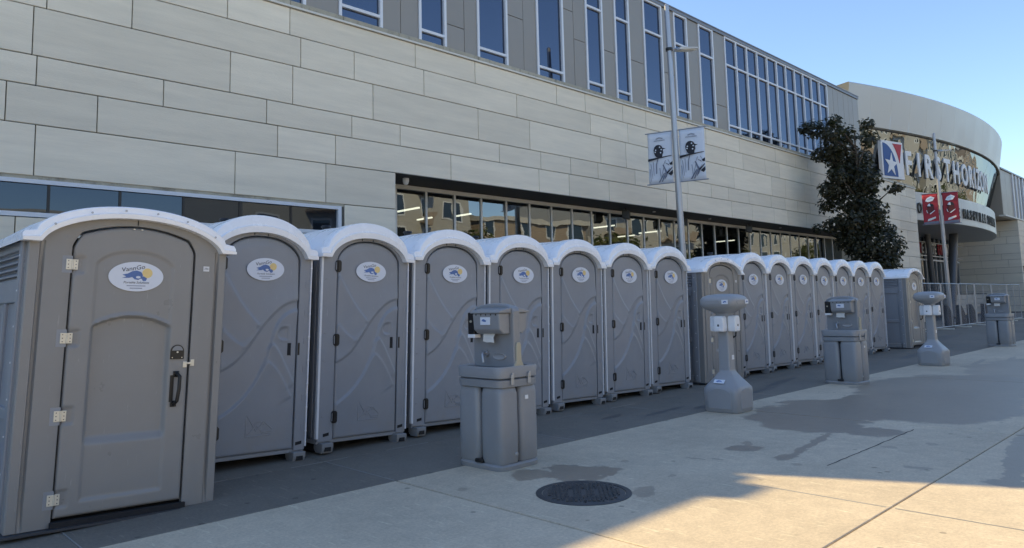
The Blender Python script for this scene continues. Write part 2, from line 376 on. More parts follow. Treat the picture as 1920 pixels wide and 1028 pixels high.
# ================================================================== BALLPARK BUILDING
FY = 13.0
bld = thing('ballpark_building', 'long grey ballpark building clad in stone panels with windows above', 'building', (0, 0, 0))
_pc = {}
def panel(name, x0, x1, z0, z1, m, par, y=FY, th=.05, gap=.008, axis='x', proud=True):
    w, h = round(x1-x0-2*gap, 3), round(z1-z0-2*gap, 3); key = (w, h, th, m.name, axis); c = .006
    if key not in _pc:
        a, b = w/2, h/2
        rows = [[(-a,th,-b),(a,th,-b),(a,th,b),(-a,th,b)], [(-a,c,-b),(a,c,-b),(a,c,b),(-a,c,b)], [(-a+c,0,-b+c),(a-c,0,-b+c),(a-c,0,b-c),(-a+c,0,b-c)]]
        mb = MB().grid(rows, True, False, True)
        if axis == 'y': mb.v = [(p[1], -p[0], p[2]) for p in mb.v]
        _pc[key] = mb.mesh(name, m)
    d = random.uniform(-.002, .002) if proud else 0
    loc = ((x0+x1)/2, y+d, (z0+z1)/2) if axis == 'x' else (y+d, (x0+x1)/2, (z0+z1)/2)
    return link(name, _pc[key], par, loc)
ZR = [4.43, 5.05, 5.53, 6.32, 6.94, 7.50]
R0 = [-3,-1.2,.6,2.4,3.6,5.4,6.66,9.76,11.59,14.59,15.81,17.59,18.79,21.2,22.4,24.76,27.68,29.5,30.68,32.47,34.9,37.3,38.5,41.5,43.3,44.9]
R1 = [-3.5,.7,2.51,3.76,6.9,8.14,10.0,13.02,16.02,17.81,20.2,21.4,23.75,24.97,26.74,27.96,30.91,32.7,34.5,37.5,40.5,42.3,44.9]
R2 = [-3.7,-.7,2.34,5.47,6.73,8.61,11.66,13.48,16.45,17.67,20.1,21.3,24.22,27.2,28.41,30.19,31.73,34.7,36.5,39.5,40.7,43.7,44.9]
R3 = [-1.2,.6,2.41,4.3,6.19,8.08,9.32,12.36,13.88,15.09,16.29,18.09,21.07,22.57,23.76,25.28,27.07,28.29,29.44,30.65,33.0,34.8,37.8,39.0,42.0,44.9]
R4 = [-2.8,.2,2.03,3.28,6.42,7.69,10.77,13.79,15.0,16.78,19.76,20.98,23.94,25.48,27.27,28.47,30.23,33.2,35.0,38.0,41.0,43.0,44.9]
for z0, z1, J in zip(ZR, ZR[1:], [R4, R3, R2, R1, R0]):
    for a, b in zip(J, J[1:]): panel('stone_panel', a, b, z0, z1, m_stone, bld)
R5 = [-3.7,-.6,2.43,5.59,7.47,9.19]
for a, b in zip(R5, R5[1:]): panel('stone_panel', a, b, 3.62, 4.43, m_stone, bld)
low_z = [3.62, 3.0, 2.4, 1.9, 1.1, .5, 0.]
for i, (z1, z0) in enumerate(zip(low_z, low_z[1:])):
    if i > 0:
        J = [-3.6+.9*(i % 3), -.8+.6*(i % 2), 2.22 if i == 1 else 1.5+.5*i, 4.6+.3*(i % 2), 7.9]
        for a, b in zip(J, J[1:]): panel('stone_panel', a, b, z0, z1-(.02 if i == 1 else 0), m_stone, bld)
    panel('stone_panel', 7.9, 9.19, z0, z1, m_stone, bld)
    J = [36.6, 38.4+.6*(i % 2), 41.4+.6*(i % 3), 43.0+.5*(i % 2), 44.9]
    for a, b in zip(J, J[1:]): panel('stone_panel', a, b, z0, z1, m_stone, bld)
for a, b in ((36.6, 39.4), (39.4, 42.4), (42.4, 44.9)): panel('stone_panel', a, b, 3.62, 4.43, m_stone, bld)
# backing and body (upper storey drops to a low parapet off to the left)
bk = MB()
bk.box(-3.6, 9.17, FY+.055, FY+.12, 3.6, 7.5); bk.box(9.17, 44.85, FY+.055, FY+.12, 4.44, 7.5); bk.box(-3.6, 7.95, FY+.055, FY+.12, 0, 3.0)
bk.box(7.92, 9.17, FY+.055, FY+.12, 0, 3.6); bk.box(36.62, 44.85, FY+.055, FY+.12, 0, 4.44)
bk.obj('panel_backing', m_back, bld)
body = MB()
body.box(-40, .81, FY+.13, 46, 3.7, 8.62); body.box(-40, -3.6, FY+.01, 46, 0, 8.62)
body.box(.81, 37.2, FY+.42, 46, 4.5, 11.40); body.box(.81, 44.8, FY+.42, 46, 4.5, 7.5)
body.box(-3.6, 8.9, FY+.9, 46, 0, 3.7); body.box(36.7, 44.8, FY+.13, 46, 0, 4.5)
body.obj('core', m_clad, bld)
# ledge: white drip edge then weathered stone blocks
MB().box(-3.6, 44.9, FY-.045, FY+.3, 7.505, 7.545).obj('drip_edge', m_drip, bld)
x = -3.6
while x < 44.8:
    w = random.uniform(1.1, 1.5); b = min(x+w, 44.9)
    panel('ledge_stone', x, b, 7.55, 7.66+random.uniform(-.004, .006), m_cope, bld, y=FY-.01, th=.36, gap=.004); x = b
MB().box(-3.6, 44.9, FY+.02, FY+.3, 7.55, 7.62).obj('ledge_core', m_back, bld)
# upper storey
UY = FY+.14; US = UY/13.0
def ux(v): return v*US
ZT = 11.28*US-.0; Z1, Z2, ZB = 7.95, 10.28, 7.62
ZT = 11.36
wins = [(4.6,5.4),(6.2,6.95),(7.78,8.81),(9.88,10.63),(11.69,12.68),(13.85,14.88),(15.94,16.68),(17.33,18.02),(18.85,19.85),(20.62,21.39),(22.19,23.12)]
fr = .035
def window(x0, x1, cols=1):
    w = link('window', None, bld, (0, 0, 0))
    xs = [x0+(x1-x0)*i/cols for i in range(cols+1)]
    f = MB()
    for x in xs: f.box(x-fr, x+fr, UY-.05, UY+.06, ZB, ZT)
    for z in (Z1, Z2, ZT-.03):
        for a, b in zip(xs, xs[1:]): f.box(a+fr, b-fr, UY-.045, UY+.06, z-.035, z+.03)
    f.obj('frame', m_frame, w)
    for a, b in zip(xs, xs[1:]):
        for z0, z1 in ((ZB, Z1-.035), (Z1+.03, Z2-.035), (Z2+.03, ZT-.065)):
            t = random.uniform(-.0015, .0015); t2 = random.uniform(-.001, .001)
            MB().add([(a+fr,UY+.02+t,z0),(b-fr,UY+.02-t,z0),(b-fr,UY+.02-t+t2,z1),(a+fr,UY+.02+t+t2,z1)], [(0,1,2,3)]).obj('pane', g_up, w)
edges = [.81]
for a, b in wins:
    window(ux(a), ux(b)); edges += [ux(a)-fr, ux(b)+fr]
window(ux(24.0), ux(33.22), 11); edges += [ux(24.0)-fr, ux(33.22)+fr, 37.35]
for a, b in zip(edges[::2], edges[1::2]):
    n = max(1, int(round((b-a)/.62))); cuts = [a]
    for k in range(1, n): cuts.append(a+(b-a)*k/n+random.uniform(-.12, .12))
    cuts.append(b)
    for c, d in zip(cuts, cuts[1:]):
        zz = [ZB, random.choice([8.3, 8.6, 9.1, 9.9]), ZT]
        for e, f in zip(zz, zz[1:]): panel('cladding_panel', c, d, e, f, m_clad, bld, y=UY-.02, th=.03, gap=.006)
bb = MB()
for a, b in zip(edges[::2], edges[1::2]): bb.box(a+.005, b-.005, UY+.012, UY+.06, ZB, ZT)
bb.obj('seam_backing', m_seam, bld)
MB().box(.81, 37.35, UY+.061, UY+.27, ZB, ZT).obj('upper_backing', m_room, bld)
MB().box(.78, 37.4, UY-.07, UY+.8, ZT, 11.47).obj('roof_coping', m_roofc, bld)
MB().box(.78, 37.4, UY-.09, UY+.8, 11.47, 11.51).obj('roof_coping', m_roofc, bld)
MB().box(-40, .78, FY+.0, FY+.8, 8.62, 8.77).obj('roof_coping', m_roofc, bld)
MB().box(-40, .78, FY+.11, FY+.16, 7.66, 8.62).obj('parapet_wall', m_clad, bld)
MB().box(37.33, 37.4, UY-.02, 46, ZB, ZT).obj('end_wall', m_clad, bld)
tag(MB().box(-.06, .40, FY+.05, FY+.5, 8.77, 9.04).obj('rooftop_unit', m_clad, None, bevel=.02), 'small grey rooftop unit on the low parapet', 'rooftop unit')
# strip window, left
sw = link('strip_window', None, bld)
f = MB(); f.box(-3.6, 7.80, FY+.0, FY+.1, 3.505, 3.57); f.box(-3.6, 7.80, FY-.01, FY+.1, 2.985, 3.055); f.box(7.755, 7.83, FY-.005, FY+.1, 2.985, 3.575)
f.obj('frame', m_frame, sw); MB().box(-3.6, 7.9, FY+.02, FY+.08, 3.57, 3.63).obj('head_shadow_gap', m_cope, sw)
mx = [2.65+1.022*k for k in range(-6, 5)]+[7.76]
for a, b in zip(mx, mx[1:]):
    t = random.uniform(-.003, .003)
    MB().add([(a+.02,FY+.06+t,3.05),(b-.02,FY+.06-t,3.05),(b-.02,FY+.06-t,3.51),(a+.02,FY+.06+t,3.51)], [(0,1,2,3)]).obj('pane', g_left, sw)
    MB().box(a-.02, a+.02, FY+.045, FY+.1, 3.055, 3.505).obj('mullion', m_black, sw)
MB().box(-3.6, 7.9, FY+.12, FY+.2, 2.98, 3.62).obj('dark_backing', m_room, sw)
MB().box(7.83, 7.9, FY+.03, FY+.12, 2.98, 3.6).obj('jamb', m_soff, sw)
# recessed ground floor glazing
GY = 14.1
rc = link('glazed_front', None, bld)
MB().box(9.19, 36.6, FY+.002, 14.9, 4.425, 4.445).obj('soffit', m_soff, rc)
MB().box(9.1, 9.17, FY+.12, 14.9, 0, 4.42).obj('reveal', m_stone2, rc); MB().box(36.62, 36.7, FY+.12, 14.9, 0, 4.42).obj('reveal', m_stone2, rc)
mg = [9.17]+[9.95+.912*k for k in range(30)]; mg = [v for v in mg if v < 36.3]+[36.62]
for a in mg[1:-1]: MB().box(a-.030, a+.030, GY-.025, GY+.06, 0, 4.30).obj('mullion', m_mull, rc)
MB().box(9.17, 36.62, GY-.065, GY+.09, 4.30, 4.40).obj('head_frame', m_mull, rc); MB().box(9.17, 36.62, GY-.065, GY+.09, 0, .12).obj('sill_frame', m_mull, rc)
for a, b in zip(mg, mg[1:]):
    t, t2 = random.uniform(-.004, .004), random.uniform(-.003, .003)
    MB().add([(a+.03,GY+t,.12),(b-.03,GY-t,.12),(b-.03,GY-t+t2,4.30),(a+.03,GY+t+t2,4.30)], [(0,1,2,3)]).obj('pane', g_low, rc)
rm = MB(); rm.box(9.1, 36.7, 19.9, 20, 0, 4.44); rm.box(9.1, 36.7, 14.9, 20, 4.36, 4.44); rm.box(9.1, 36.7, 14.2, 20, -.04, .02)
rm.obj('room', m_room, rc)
for xx, yy, ln in ((11.6, 15.4, 1.0), (13.6, 15.6, .8), (13.2, 16.9, .7), (19.8, 15.2, .9), (22.9, 15.4, 1.0), (23.4, 17.0, .8), (29.5, 16.0, .9)):
    MB().box(xx, xx+.06, yy, yy+ln, 4.10, 4.14).obj('ceiling_lamp', m_lamp, rc)
for xx in (9.75,):
    tag(MB().loft([(4.424,.075,.075,2,xx,13.4),(4.36,.075,.075,2,xx,13.4),(4.30,.06,.06,2,xx,13.4),(4.27,.03,.03,2,xx,13.4)], 20).obj('dome_camera', m_white, None, 40), 'white dome camera under the soffit at the left end of the recess', 'camera')
for i, (xx, nm) in enumerate(((18.3, 'left'), (21.6, 'middle'), (26.2, 'right'))):
    t = thing('wall_speaker', 'black speaker under the soffit, %s of three' % nm, 'speaker', (xx, 13.55, 4.42), (0, 0, .5), 'speakers under the soffit')
    MB().box(-.02, .02, -.02, .02, -.1, 0).obj('bracket', m_black, t); MB().prism([(-.13,-.12),(.12,-.05),(.12,-.32),(-.1,-.38)], -.12, .12, 'x').obj('cabinet', m_black, t, bevel=.02)
for xx in (19.9, 23.4, 29.0): MB().loft([(4.43,.05,.05,2,xx,13.6),(4.41,.05,.05,2,xx,13.6)], 16).obj('downlight', m_white, rc)

# ================================================================== ENTRANCE DRUM
dr = thing('entrance_rotunda', 'curved entrance drum with mirrored glass band and pale cornice', 'building', (0, 0, 0))
CT, RT = (55.4, 61.7), 49.7; CB, RB = (54.5, 57.8), 45.6
def arcp(C, R, a, z): return (C[0]+R*math.sin(a), C[1]-R*math.cos(a), z)
def a_of(C, R, x): return math.asin((x-C[0])/R)
def drum_pt(t, z):     # loft between ring top and cornice foot, t in 0..1
    s = (z-7.42)/(10.75-7.42)
    b = arcp(CB, RB-.42, a_of(CB, RB, 41.5)+t*(a_of(CB, RB, 68.0)-a_of(CB, RB, 41.5)), 0)
    c = arcp(CT, RT-.02, a_of(CT, RT, 39.8)+t*(a_of(CT, RT, 73.0)-a_of(CT, RT, 39.8)), 0)
    return (b[0]+(c[0]-b[0])*s, b[1]+(c[1]-b[1])*s, z)
NP = 18
for k in range(NP):
    dt = random.uniform(-.02, .02)
    rows = []
    for z in (7.42, 8.5, 9.6, 10.75):
        rows.append([(lambda p, q: (p[0], p[1]+dt*(z-9.3)*.25*0+dt*(q-.5), p[2]))(drum_pt((k+.004+q*.992)/NP, z), q) for q in (0, .25, .5, .75, 1)])
    MB().grid(rows).obj('glass_panel', g_drum, dr, 60)
rows = []
for z, off in ((7.5, .5), (10.7, .5)): rows.append([(lambda p: (p[0], p[1]+off, p[2]))(drum_pt(k/24, z)) for k in range(25)])
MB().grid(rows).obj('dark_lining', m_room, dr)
def ringseg(C, R, x0, x1, prof, n, name, m, seg):
    A0, A1 = a_of(C, R, x0), a_of(C, R, x1)
    for k in range(n):
        a, b = A0+(A1-A0)*(k+.002)/n, A0+(A1-A0)*(k+.998)/n
        rows = [[arcp(C, R+dr_, a+(b-a)*j/seg, z) for j in range(seg+1)] for dr_, z in prof]
        MB().grid(rows).obj(name, m, dr, 30)
ringseg(CT, RT, 39.6, 75.0, [(-3, 10.75), (-.1, 10.75), (.05, 10.79), (.40, 12.94), (.35, 13.0), (-3, 13.0)], 20, 'cornice_panel', m_drum, 4)
ringseg(CT, RT, 39.6, 75.0, [(-.02, 10.745), (.08, 10.69), (.0, 10.65), (-.3, 10.65)], 4, 'cornice_edge', m_soff, 16)
ringseg(CB, RB, 42.0, 67.0, [(-4, 5.76), (-.1, 5.76), (0, 5.80), (0, 7.42), (-.3, 7.45)], 8, 'ring_panel', m_drum, 8)
ringseg(CB, RB, 43.0, 68.5, [(-4.6, 5.70), (-.12, 5.755)], 4, 'soffit_panel', m_drum, 16)
MB().box(38, 70.4, 20.5, 46, 4.9, 10.7).obj('core', m_clad, dr)
# recess walls, doors
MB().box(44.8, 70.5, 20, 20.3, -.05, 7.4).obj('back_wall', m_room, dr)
MB().box(44.78, 45.0, 13.2, 20, -.05, 5.8).obj('side_wall', m_stone2, dr)
z = 0; i = 0
hs = [.5, .72, .48, .62, .8, .5, .62, .5, .8, .6, .46, .9]
for h in hs:
    z1 = min(z+h, 7.45); y = 13.0+.45*(i % 3)
    cuts = [13.0]+[v for v in np.arange(y+.9, 19.6, 1.55 if i % 2 else 1.9)]+[20.0]
    for a, b in zip(cuts, cuts[1:]): panel('stone_panel', a, b, z, z1, m_stone2, dr, y=70.5, axis='y')
    cuts = [70.5]+[v for v in np.arange(71.6+.5*(i % 3), 100, 1.8)]
    for a, b in zip(cuts, cuts[1:]): panel('stone_panel', a, b, z, z1, m_stone, dr, y=13.0)
    z = z1; i += 1
    if z >= 7.44: break
MB().box(70.56, 100, 13.06, 40, -.05, 7.44).obj('wall_core', m_back, dr)
def pole_seg(name, p, q, r, m, par): return MB().tube([p, q], r, 14).obj(name, m, par, 40)
pole_seg('column', (55.3, 14.4, -.05), (57.4, 14.4, 5.8), .28, m_col, dr)
pole_seg('column', (56.5, 15.6, -.05), (55.8, 15.6, 5.8), .17, m_col, dr); pole_seg('column', (58.6, 16.2, -.05), (57.7, 16.2, 5.8), .16, m_col, dr)
ez = [52.2+1.18*k for k in range(13)]
for a in ez: MB().box(a-.05, a+.05, 16.45, 16.6, 0, 5.76).obj('door_mullion', m_pole, dr)
MB().box(52, 66.5, 16.44, 16.6, 4.0, 4.12).obj('door_head', m_frame, dr); MB().box(52, 66.5, 16.44, 16.6, 0, .1).obj('door_sill', m_pole, dr)
for a, b in zip(ez, ez[1:]):
    for z0, z1 in ((.1, 4.0), (4.12, 5.74)):
        MB().add([(a+.05,16.55,z0),(b-.05,16.55,z0),(b-.05,16.55,z1),(a+.05,16.55,z1)], [(0,1,2,3)]).obj('pane', m_dglass, dr)
# wing beyond the drum
wg = thing('far_wing', 'far grey clad wing with white window strips right of the drum', 'building', (0, 0, 0))
for k in range(4): panel('cladding_panel', 66.3+1.6*k, 67.9+1.6*k, 7.6, 11.2, m_clad, wg, y=13.1)
panel('cladding_panel', 72.7, 73.3, 7.6, 11.2, m_clad, wg, y=13.1); panel('cladding_panel', 73.9, 76, 7.6, 11.2, m_clad, wg, y=13.1)
for k, xx in enumerate((70.2, 71.4, 72.6, 73.9, 75.2, 76.6, 78.0)): MB().box(xx-.12, xx+.12, 13.02, 13.16, 7.6, 11.18).obj('window_frame', m_frame, wg)
for k in range(8): MB().box(76+2*k, 77.95+2*k, 13.12, 13.16, 7.6, 11.2).obj('window_pane', g_up, wg)
MB().box(66.32, 95, 13.18, 40, 7.5, 11.2).obj('core', m_clad, wg); MB().box(66.2, 95, 13.0, 40, 11.2, 11.32).obj('roof_coping', m_roofc, wg)
MB().box(66.2, 95, 12.95, 13.4, 7.47, 7.58).obj('ledge', m_drip, wg)
MB().box(66.24, 66.31, 13.12, 24, 7.5, 11.2).obj('end_wall', m_clad, wg)
MB().prism([(70.9, 2.9), (72.4, 2.9), (72.4, 3.7), (70.9, 3.7)], 12.985, 13.02).obj('opening', m_dark, wg)
# lettering
def on_arc(C, R, x): a = a_of(C, R, x); return arcp(C, R, a, 0), a
sg = thing('drum_sign', 'white FIRST HORIZON lettering with blue star logo on mirrored drum glass', 'sign', (0, 0, 0))
def dpoint(x, z):
    lo, hi = 0., 1.
    for _ in range(40):
        m = (lo+hi)/2
        if drum_pt(m, z)[0] < x: lo = m
        else: hi = m
    p = drum_pt(lo, z); q = drum_pt(lo+.005, z); return Vector(p), math.atan2(q[1]-p[1], q[0]-p[0])
for ch, xx in zip('FIRSTHORIZON', (45.0, 46.1, 47.2, 48.4, 49.65, 51.05, 52.5, 53.75, 54.65, 55.5, 56.6, 57.9)):
    p, a = dpoint(xx, 9.0)
    text_obj('letter', ch, 1.92, m_letter, sg, (p.x, p.y-.12, 8.98), (PI/2, 0, a), ext=.035, bold=.05, xs=.76)
p, a = dpoint(43.2, 9.0)
lg = link('logo', None, sg, (p.x, p.y-.22, 9.06), (PI/2, 0, a))
def flat(par, name, poly, z, m, th=.02): return MB().prism([(x, y) for x, y in poly], z, z+th, 'z').obj(name, m, par)
W_, H_ = 1.0, 1.06
flat(lg, 'panel', [(-W_,-H_),(W_,-H_),(W_,H_),(-W_,H_)], -.1, m_letter, .2)
w2, h2 = W_-.12, H_-.12
arc = [(-w2+.02+1.42*w2*math.sin(q), -h2+1.98*h2*math.cos(q)) for q in np.linspace(0, PI/2, 14)]
flat(lg, 'blue_field', [(-w2, -h2)]+arc, .104, m_blue)
arc2 = [(-w2+.02+1.78*w2*math.sin(q), -h2+2.45*h2*math.cos(q)) for q in np.linspace(.62, 1.22, 10)]
flat(lg, 'red_field', [(w2, h2)]+[p for p in arc2 if p[1] < h2], .104, m_lred)
flat(lg, 'star', [(-.22+(.60 if k % 2 == 0 else .235)*math.sin(k*PI/5+.1), -.28+(.68 if k % 2 == 0 else .265)*math.cos(k*PI/5+.1)) for k in range(10)], .13, m_letter)
rs = thing('ring_lettering', 'black NASHVILLE SOUNDS lettering around the pale ring below the drum glass', 'sign', (0, 0, 0))
xx = 44.95
for ch in 'HOME OF THE NASHVILLE SOUNDS':
    if ch != ' ':
        (px, py, _), a = on_arc(CB, RB+.06, xx)
        text_obj('letter', ch, .86, m_lblack, rs, (px, py, 6.45), (PI/2, 0, a), ext=.03, bold=.012, xs=.66)
    xx += .36 if ch in ' I' else .615
hp = thing('entrance_sign', 'red and white HOME PLATE ENTRANCE letters above the doors under the drum', 'sign', (0, 0, 0))
MB().box(53, 66.2, 16.02, 16.08, 5.22, 5.28).obj('rail', m_pole, hp); MB().box(53, 66.2, 16.02, 16.08, 4.26, 4.32).obj('rail', m_pole, hp)
xx = 54.35
for k, ch in enumerate('HOME PLATE ENTRANCE'):
    if ch != ' ': text_obj('letter', ch, 1.05, m_lred if k in (2, 11, 12, 13) else m_letter, hp, (xx, 16.0, 4.77), (PI/2, 0, 0), ext=.03, bold=.015, xs=.56)
    xx += .26 if ch == ' ' else .52
# low block wall by the entrance
lw = thing('block_wall', 'low pale block wall beside the entrance behind the fence', 'wall', (0, 0, 0))
for c in range(4):
    for k in range(7): panel('block', 59.4+1.5*k+.5*(c % 2), 60.85+1.5*k+.5*(c % 2), .05+.36*c, .40+.36*c, m_drum, lw, y=15.6-.0*k, th=.4)
MB().box(59.2, 70.45, 15.55, 16.1, -.05, .05).obj('footing', m_conc, lw)
MB().box(59.3, 70.4, 15.58, 16.0, 1.48, 1.56).obj('capping', m_soff, lw)
st = thing('entrance_steps', 'pale concrete steps right of the entrance', 'steps', (0, 0, 0))
for k in range(3): MB().box(71.5, 92, 11.2+.35*k, 12.98, .15*k-.05, .15*k+.1).obj('step', m_conc, st)

# ================================================================== OPPOSITE SIDE OF THE STREET (seen mirrored in the glass)
def apartment(x0, x1, h, m, label, nfl, y=-23.0, balc=False):
    t = thing('apartment_building', label, 'building', ((x0+x1)/2, y, 0))
    hw = (x1-x0)/2
    MB().box(-hw, hw, -12, 0, -.05, h).obj('wall', m, t)
    MB().box(-hw-.3, hw+.3, -12, .35, h, h+.5).obj('roof', m_beige, t)
    fh = h/nfl; nb = int((x1-x0)/3.6)
    wm = None; fm = None
    for f_ in range(nfl):
        for b in range(nb):
            xx = -hw+(b+.5)*(x1-x0)/nb
            if wm is None:
                wm = MB().box(-.75, .75, -.02, .03, 0, 1.75).mesh('window', m_dglass); fm = MB().box(-.9, .9, -.03, .06, -.15, 0).box(-.9, -.75, -.03, .06, 0, 1.75).box(.75, .9, -.03, .06, 0, 1.75).box(-.9, .9, -.03, .06, 1.75, 1.9).mesh('frame', m_frame)
            w = link('window', wm, t, (xx, .0, f_*fh+1.0)); link('frame', fm, w)
            if balc and b % 3 == 1 and f_ > 0:
                MB().box(xx-1.4, xx+1.4, 0, 1.3, f_*fh+.5, f_*fh+.65).box(xx-1.4, xx+1.4, 1.25, 1.3, f_*fh+.65, f_*fh+1.5).obj('balcony', m_brown, t)
    return t
apartment(-45, 20, 7.0, m_beige, 'low beige apartment building across the street, nearest the camera', 2)
apartment(22, 45, 14, m_beige2, 'tan apartment building with balconies across the street', 5, balc=True)
apartment(47, 62, 10, m_brown, 'brown brick building across the street', 4, y=-24)
apartment(64, 96, 21, m_beige2, 'tall beige apartment building across the street', 7, y=-25, balc=True)
apartment(154, 240, 19, m_brown, 'tall pale building at the far end of the street', 6, y=-26)
apartment(99, 150, 15, m_beige2, 'farthest tan apartment building across the street', 5, y=-24)

# ------------------------------------------------------------------ trees
LEAF = [(0,0),(.16,.10),(.42,.06),(.30,.22),(.50,.42),(.26,.42),(.0,1.0),(-.26,.42),(-.50,.42),(-.30,.22),(-.42,.06),(-.16,.10)]
def make_crown(clumps, nleaf, size, seed, droop=.5):
    rs_ = np.random.RandomState(seed); V = []; F = []
    w = np.array([c[3]**2.2 for c in clumps]); w /= w.sum(); cnt = rs_.multinomial(nleaf, w)
    for (cx, cy, cz, r), n in zip(clumps, cnt):
        for _ in range(n):
            d = rs_.normal(size=3); d /= np.linalg.norm(d); q = r*rs_.uniform(.25, 1.06)**.6
            p = np.array([cx, cy, cz])+d*q*np.array([1, 1, .82])
            nrm = Vector(d*.7+np.array([0, 0, .5])+rs_.normal(size=3)*.45).normalized()
            t = Vector((rs_.normal(), rs_.normal(), -droop-rs_.uniform(0, .6))); t = (t-nrm*t.dot(nrm)).normalized(); b = nrm.cross(t)
            s_ = size*rs_.uniform(.65, 1.25); o = len(V); pv = Vector(p)
            for a, c in LEAF: V.append(pv+(b*a+t*c)*s_+nrm*(-.18*abs(a)*s_-.12*c*c*s_))
            F += [(o, o+1, o+2, o+3), (o, o+3, o+4, o+5), (o, o+5, o+6, o+7), (o, o+7, o+8, o+9), (o, o+9, o+10, o+11)]
    me = bpy.data.meshes.new('crown'); me.from_pydata([tuple(v) for v in V], [], F); return me
TX, TY, TS = 30.6, 10.9, 46.5
rgt = Vector((.714, -.700, 0)); dpt = Vector((.700, .714, 0))
cl_px = [(1528,236,22),(1512,232,14),(1556,226,17),(1545,250,22),(1605,238,27),(1630,228,16),(1630,258,20),(1565,268,28),(1545,280,16),(1592,285,36),(1626,292,24),(1572,325,26),(1552,330,18),(1545,352,22),(1612,335,34),(1636,330,16),(1590,375,34),(1625,372,24),(1652,358,13),(1668,356,9),
         (1560,378,20),(1548,420,20),(1530,424,12),(1570,415,26),(1605,425,36),(1640,415,30),(1660,428,18),(1674,433,9),(1588,465,32),(1630,460,36),(1655,480,24),(1668,492,14),(1612,495,42),(1580,500,26),(1650,510,30),(1610,530,40),(1612,312,28),(1600,310,34),(1630,345,24),(1575,350,30),(1610,400,34),(1635,400,26),(1600,450,36),(1575,445,28)]
clumps = []
for i, (px, py, pr) in enumerate(cl_px):
    a = (px-1608)/TS; zz = 1.45+(558-py)/TS; dd = random.uniform(-.8, .8)*min(1.6, 1.2+.1*i)*.7
    q = rgt*a+dpt*dd; clumps.append((q.x, q.y, zz, 1.0*pr/TS))
tree = thing('maple_tree', 'dark leafy street tree standing behind the row of toilets', 'tree', (TX, TY, 0))
crm = make_crown(clumps, 17000, .145, 3); crm.materials.append(m_leaf); link('crown', crm, tree)
tr = MB(); tr.tube([(0,0,-.05),(.02,0,1.5),(-.05,.03,3.2),(.05,0,5.0),(-.05,.02,6.6),(-.15,.0,8.2)], [.16,.13,.11,.085,.055,.02], 10)
for c in clumps[::2]:
    z0 = max(1.9, c[2]-1.1); tr.tube([(0, 0, z0), (c[0]*.55, c[1]*.55, (z0+c[2])/2+.1), (c[0], c[1], c[2])], [.045, .03, .01], 6)
tr.obj('trunk', m_bark, tree, 50)
rb = np.random.RandomState(5); gc = [(rb.uniform(-1.6,1.6), rb.uniform(-1.6,1.6), rb.uniform(2.4,6.2), rb.uniform(.7,1.2)) for _ in range(16)]
crm2 = make_crown(gc, 1500, .34, 9); crm2.materials.append(m_leaf2)
tkm = MB().tube([(0,0,-.05),(.05,.02,2.5),(0,0,5)], [.16,.12,.04], 8).mesh('trunk', m_bark, 50)
for k, (xx, yy, s_, wh) in enumerate(((7,-15,.9,'first'),(20,-16,1.0,'second'),(29,-15,.75,'third'),(38,-16,1.1,'fourth'),(46,-15,.9,'fifth'),(58,-16,1.2,'sixth'),(70,-15.5,1.0,'seventh'),(84,-16,1.1,'eighth'),(98,-14,1.3,'ninth'),(112,-15,1.2,'tenth'),(126,-13,1.4,'eleventh'),(142,-15,1.5,'twelfth'))):
    t = thing('street_tree', 'olive green street tree across the road, %s from the left' % wh, 'tree', (xx, yy, 0), (0, 0, k*1.3), 'street trees across the road'); t.scale = (s_, s_, s_*1.05)
    link('crown', crm2, t); link('trunk', tkm, t)

# ================================================================== PORTABLE TOILETS
def stickers(par, x, z, y, w=.38, h=.22):
    s = MB().disc(0, 0, w/2, h/2, 0, 44, .002).obj('oval_sticker', m_stick, par, loc=(x, y-.002, z))
    e = -.0012
    wav = [(-.098,.012),(-.06,.022),(-.03,.040),(.0,.046),(.03,.036),(.048,.012),(.04,.004),(.06,.002),(.074,-.012),(.066,-.03),(.046,-.032),(.038,-.018),(.03,-.014),(.012,-.024),(-.012,-.020),(-.03,-.004),(-.05,-.010),(-.1,-.012),(-.07,.0)]
    MB().prism(wav, e, e+.001).obj('wave_print', m_stb, s)
    MB().disc(.075, .028, .036, .036, e, 24, .001).obj('sun_print', m_sty, s)
    MB().disc(.012, -.004, .016, .009, e-.0006, 16, .0005).obj('wave_curl', m_stick, s)
    text_obj('lettering', 'VannGo', .045, m_stk, s, (-.025, e-.0004, .060), (PI/2, -.18, 0), shear=.15, xs=1.1)
    text_obj('lettering', 'Portable Solutions', .024, m_stk, s, (0, e-.0004, -.044), shear=.25, xs=1.0)
    for zz, ww in ((-.068, .13), (-.086, .085)):
        MB().prism([(-ww/2, zz-.0035), (ww/2, zz-.0035), (ww/2, zz+.0035), (-ww/2, zz+.0035)], e, e+.001).obj('fine_print', m_stg, s)
    return s
def arch(t, p=2.3): return max(0., 1-abs(t)**p)**.62
def arch_flat(t, p=0): a = abs(t); return (1-.5*a*a)*min(1., max(0., (1-a)/.13))**.5
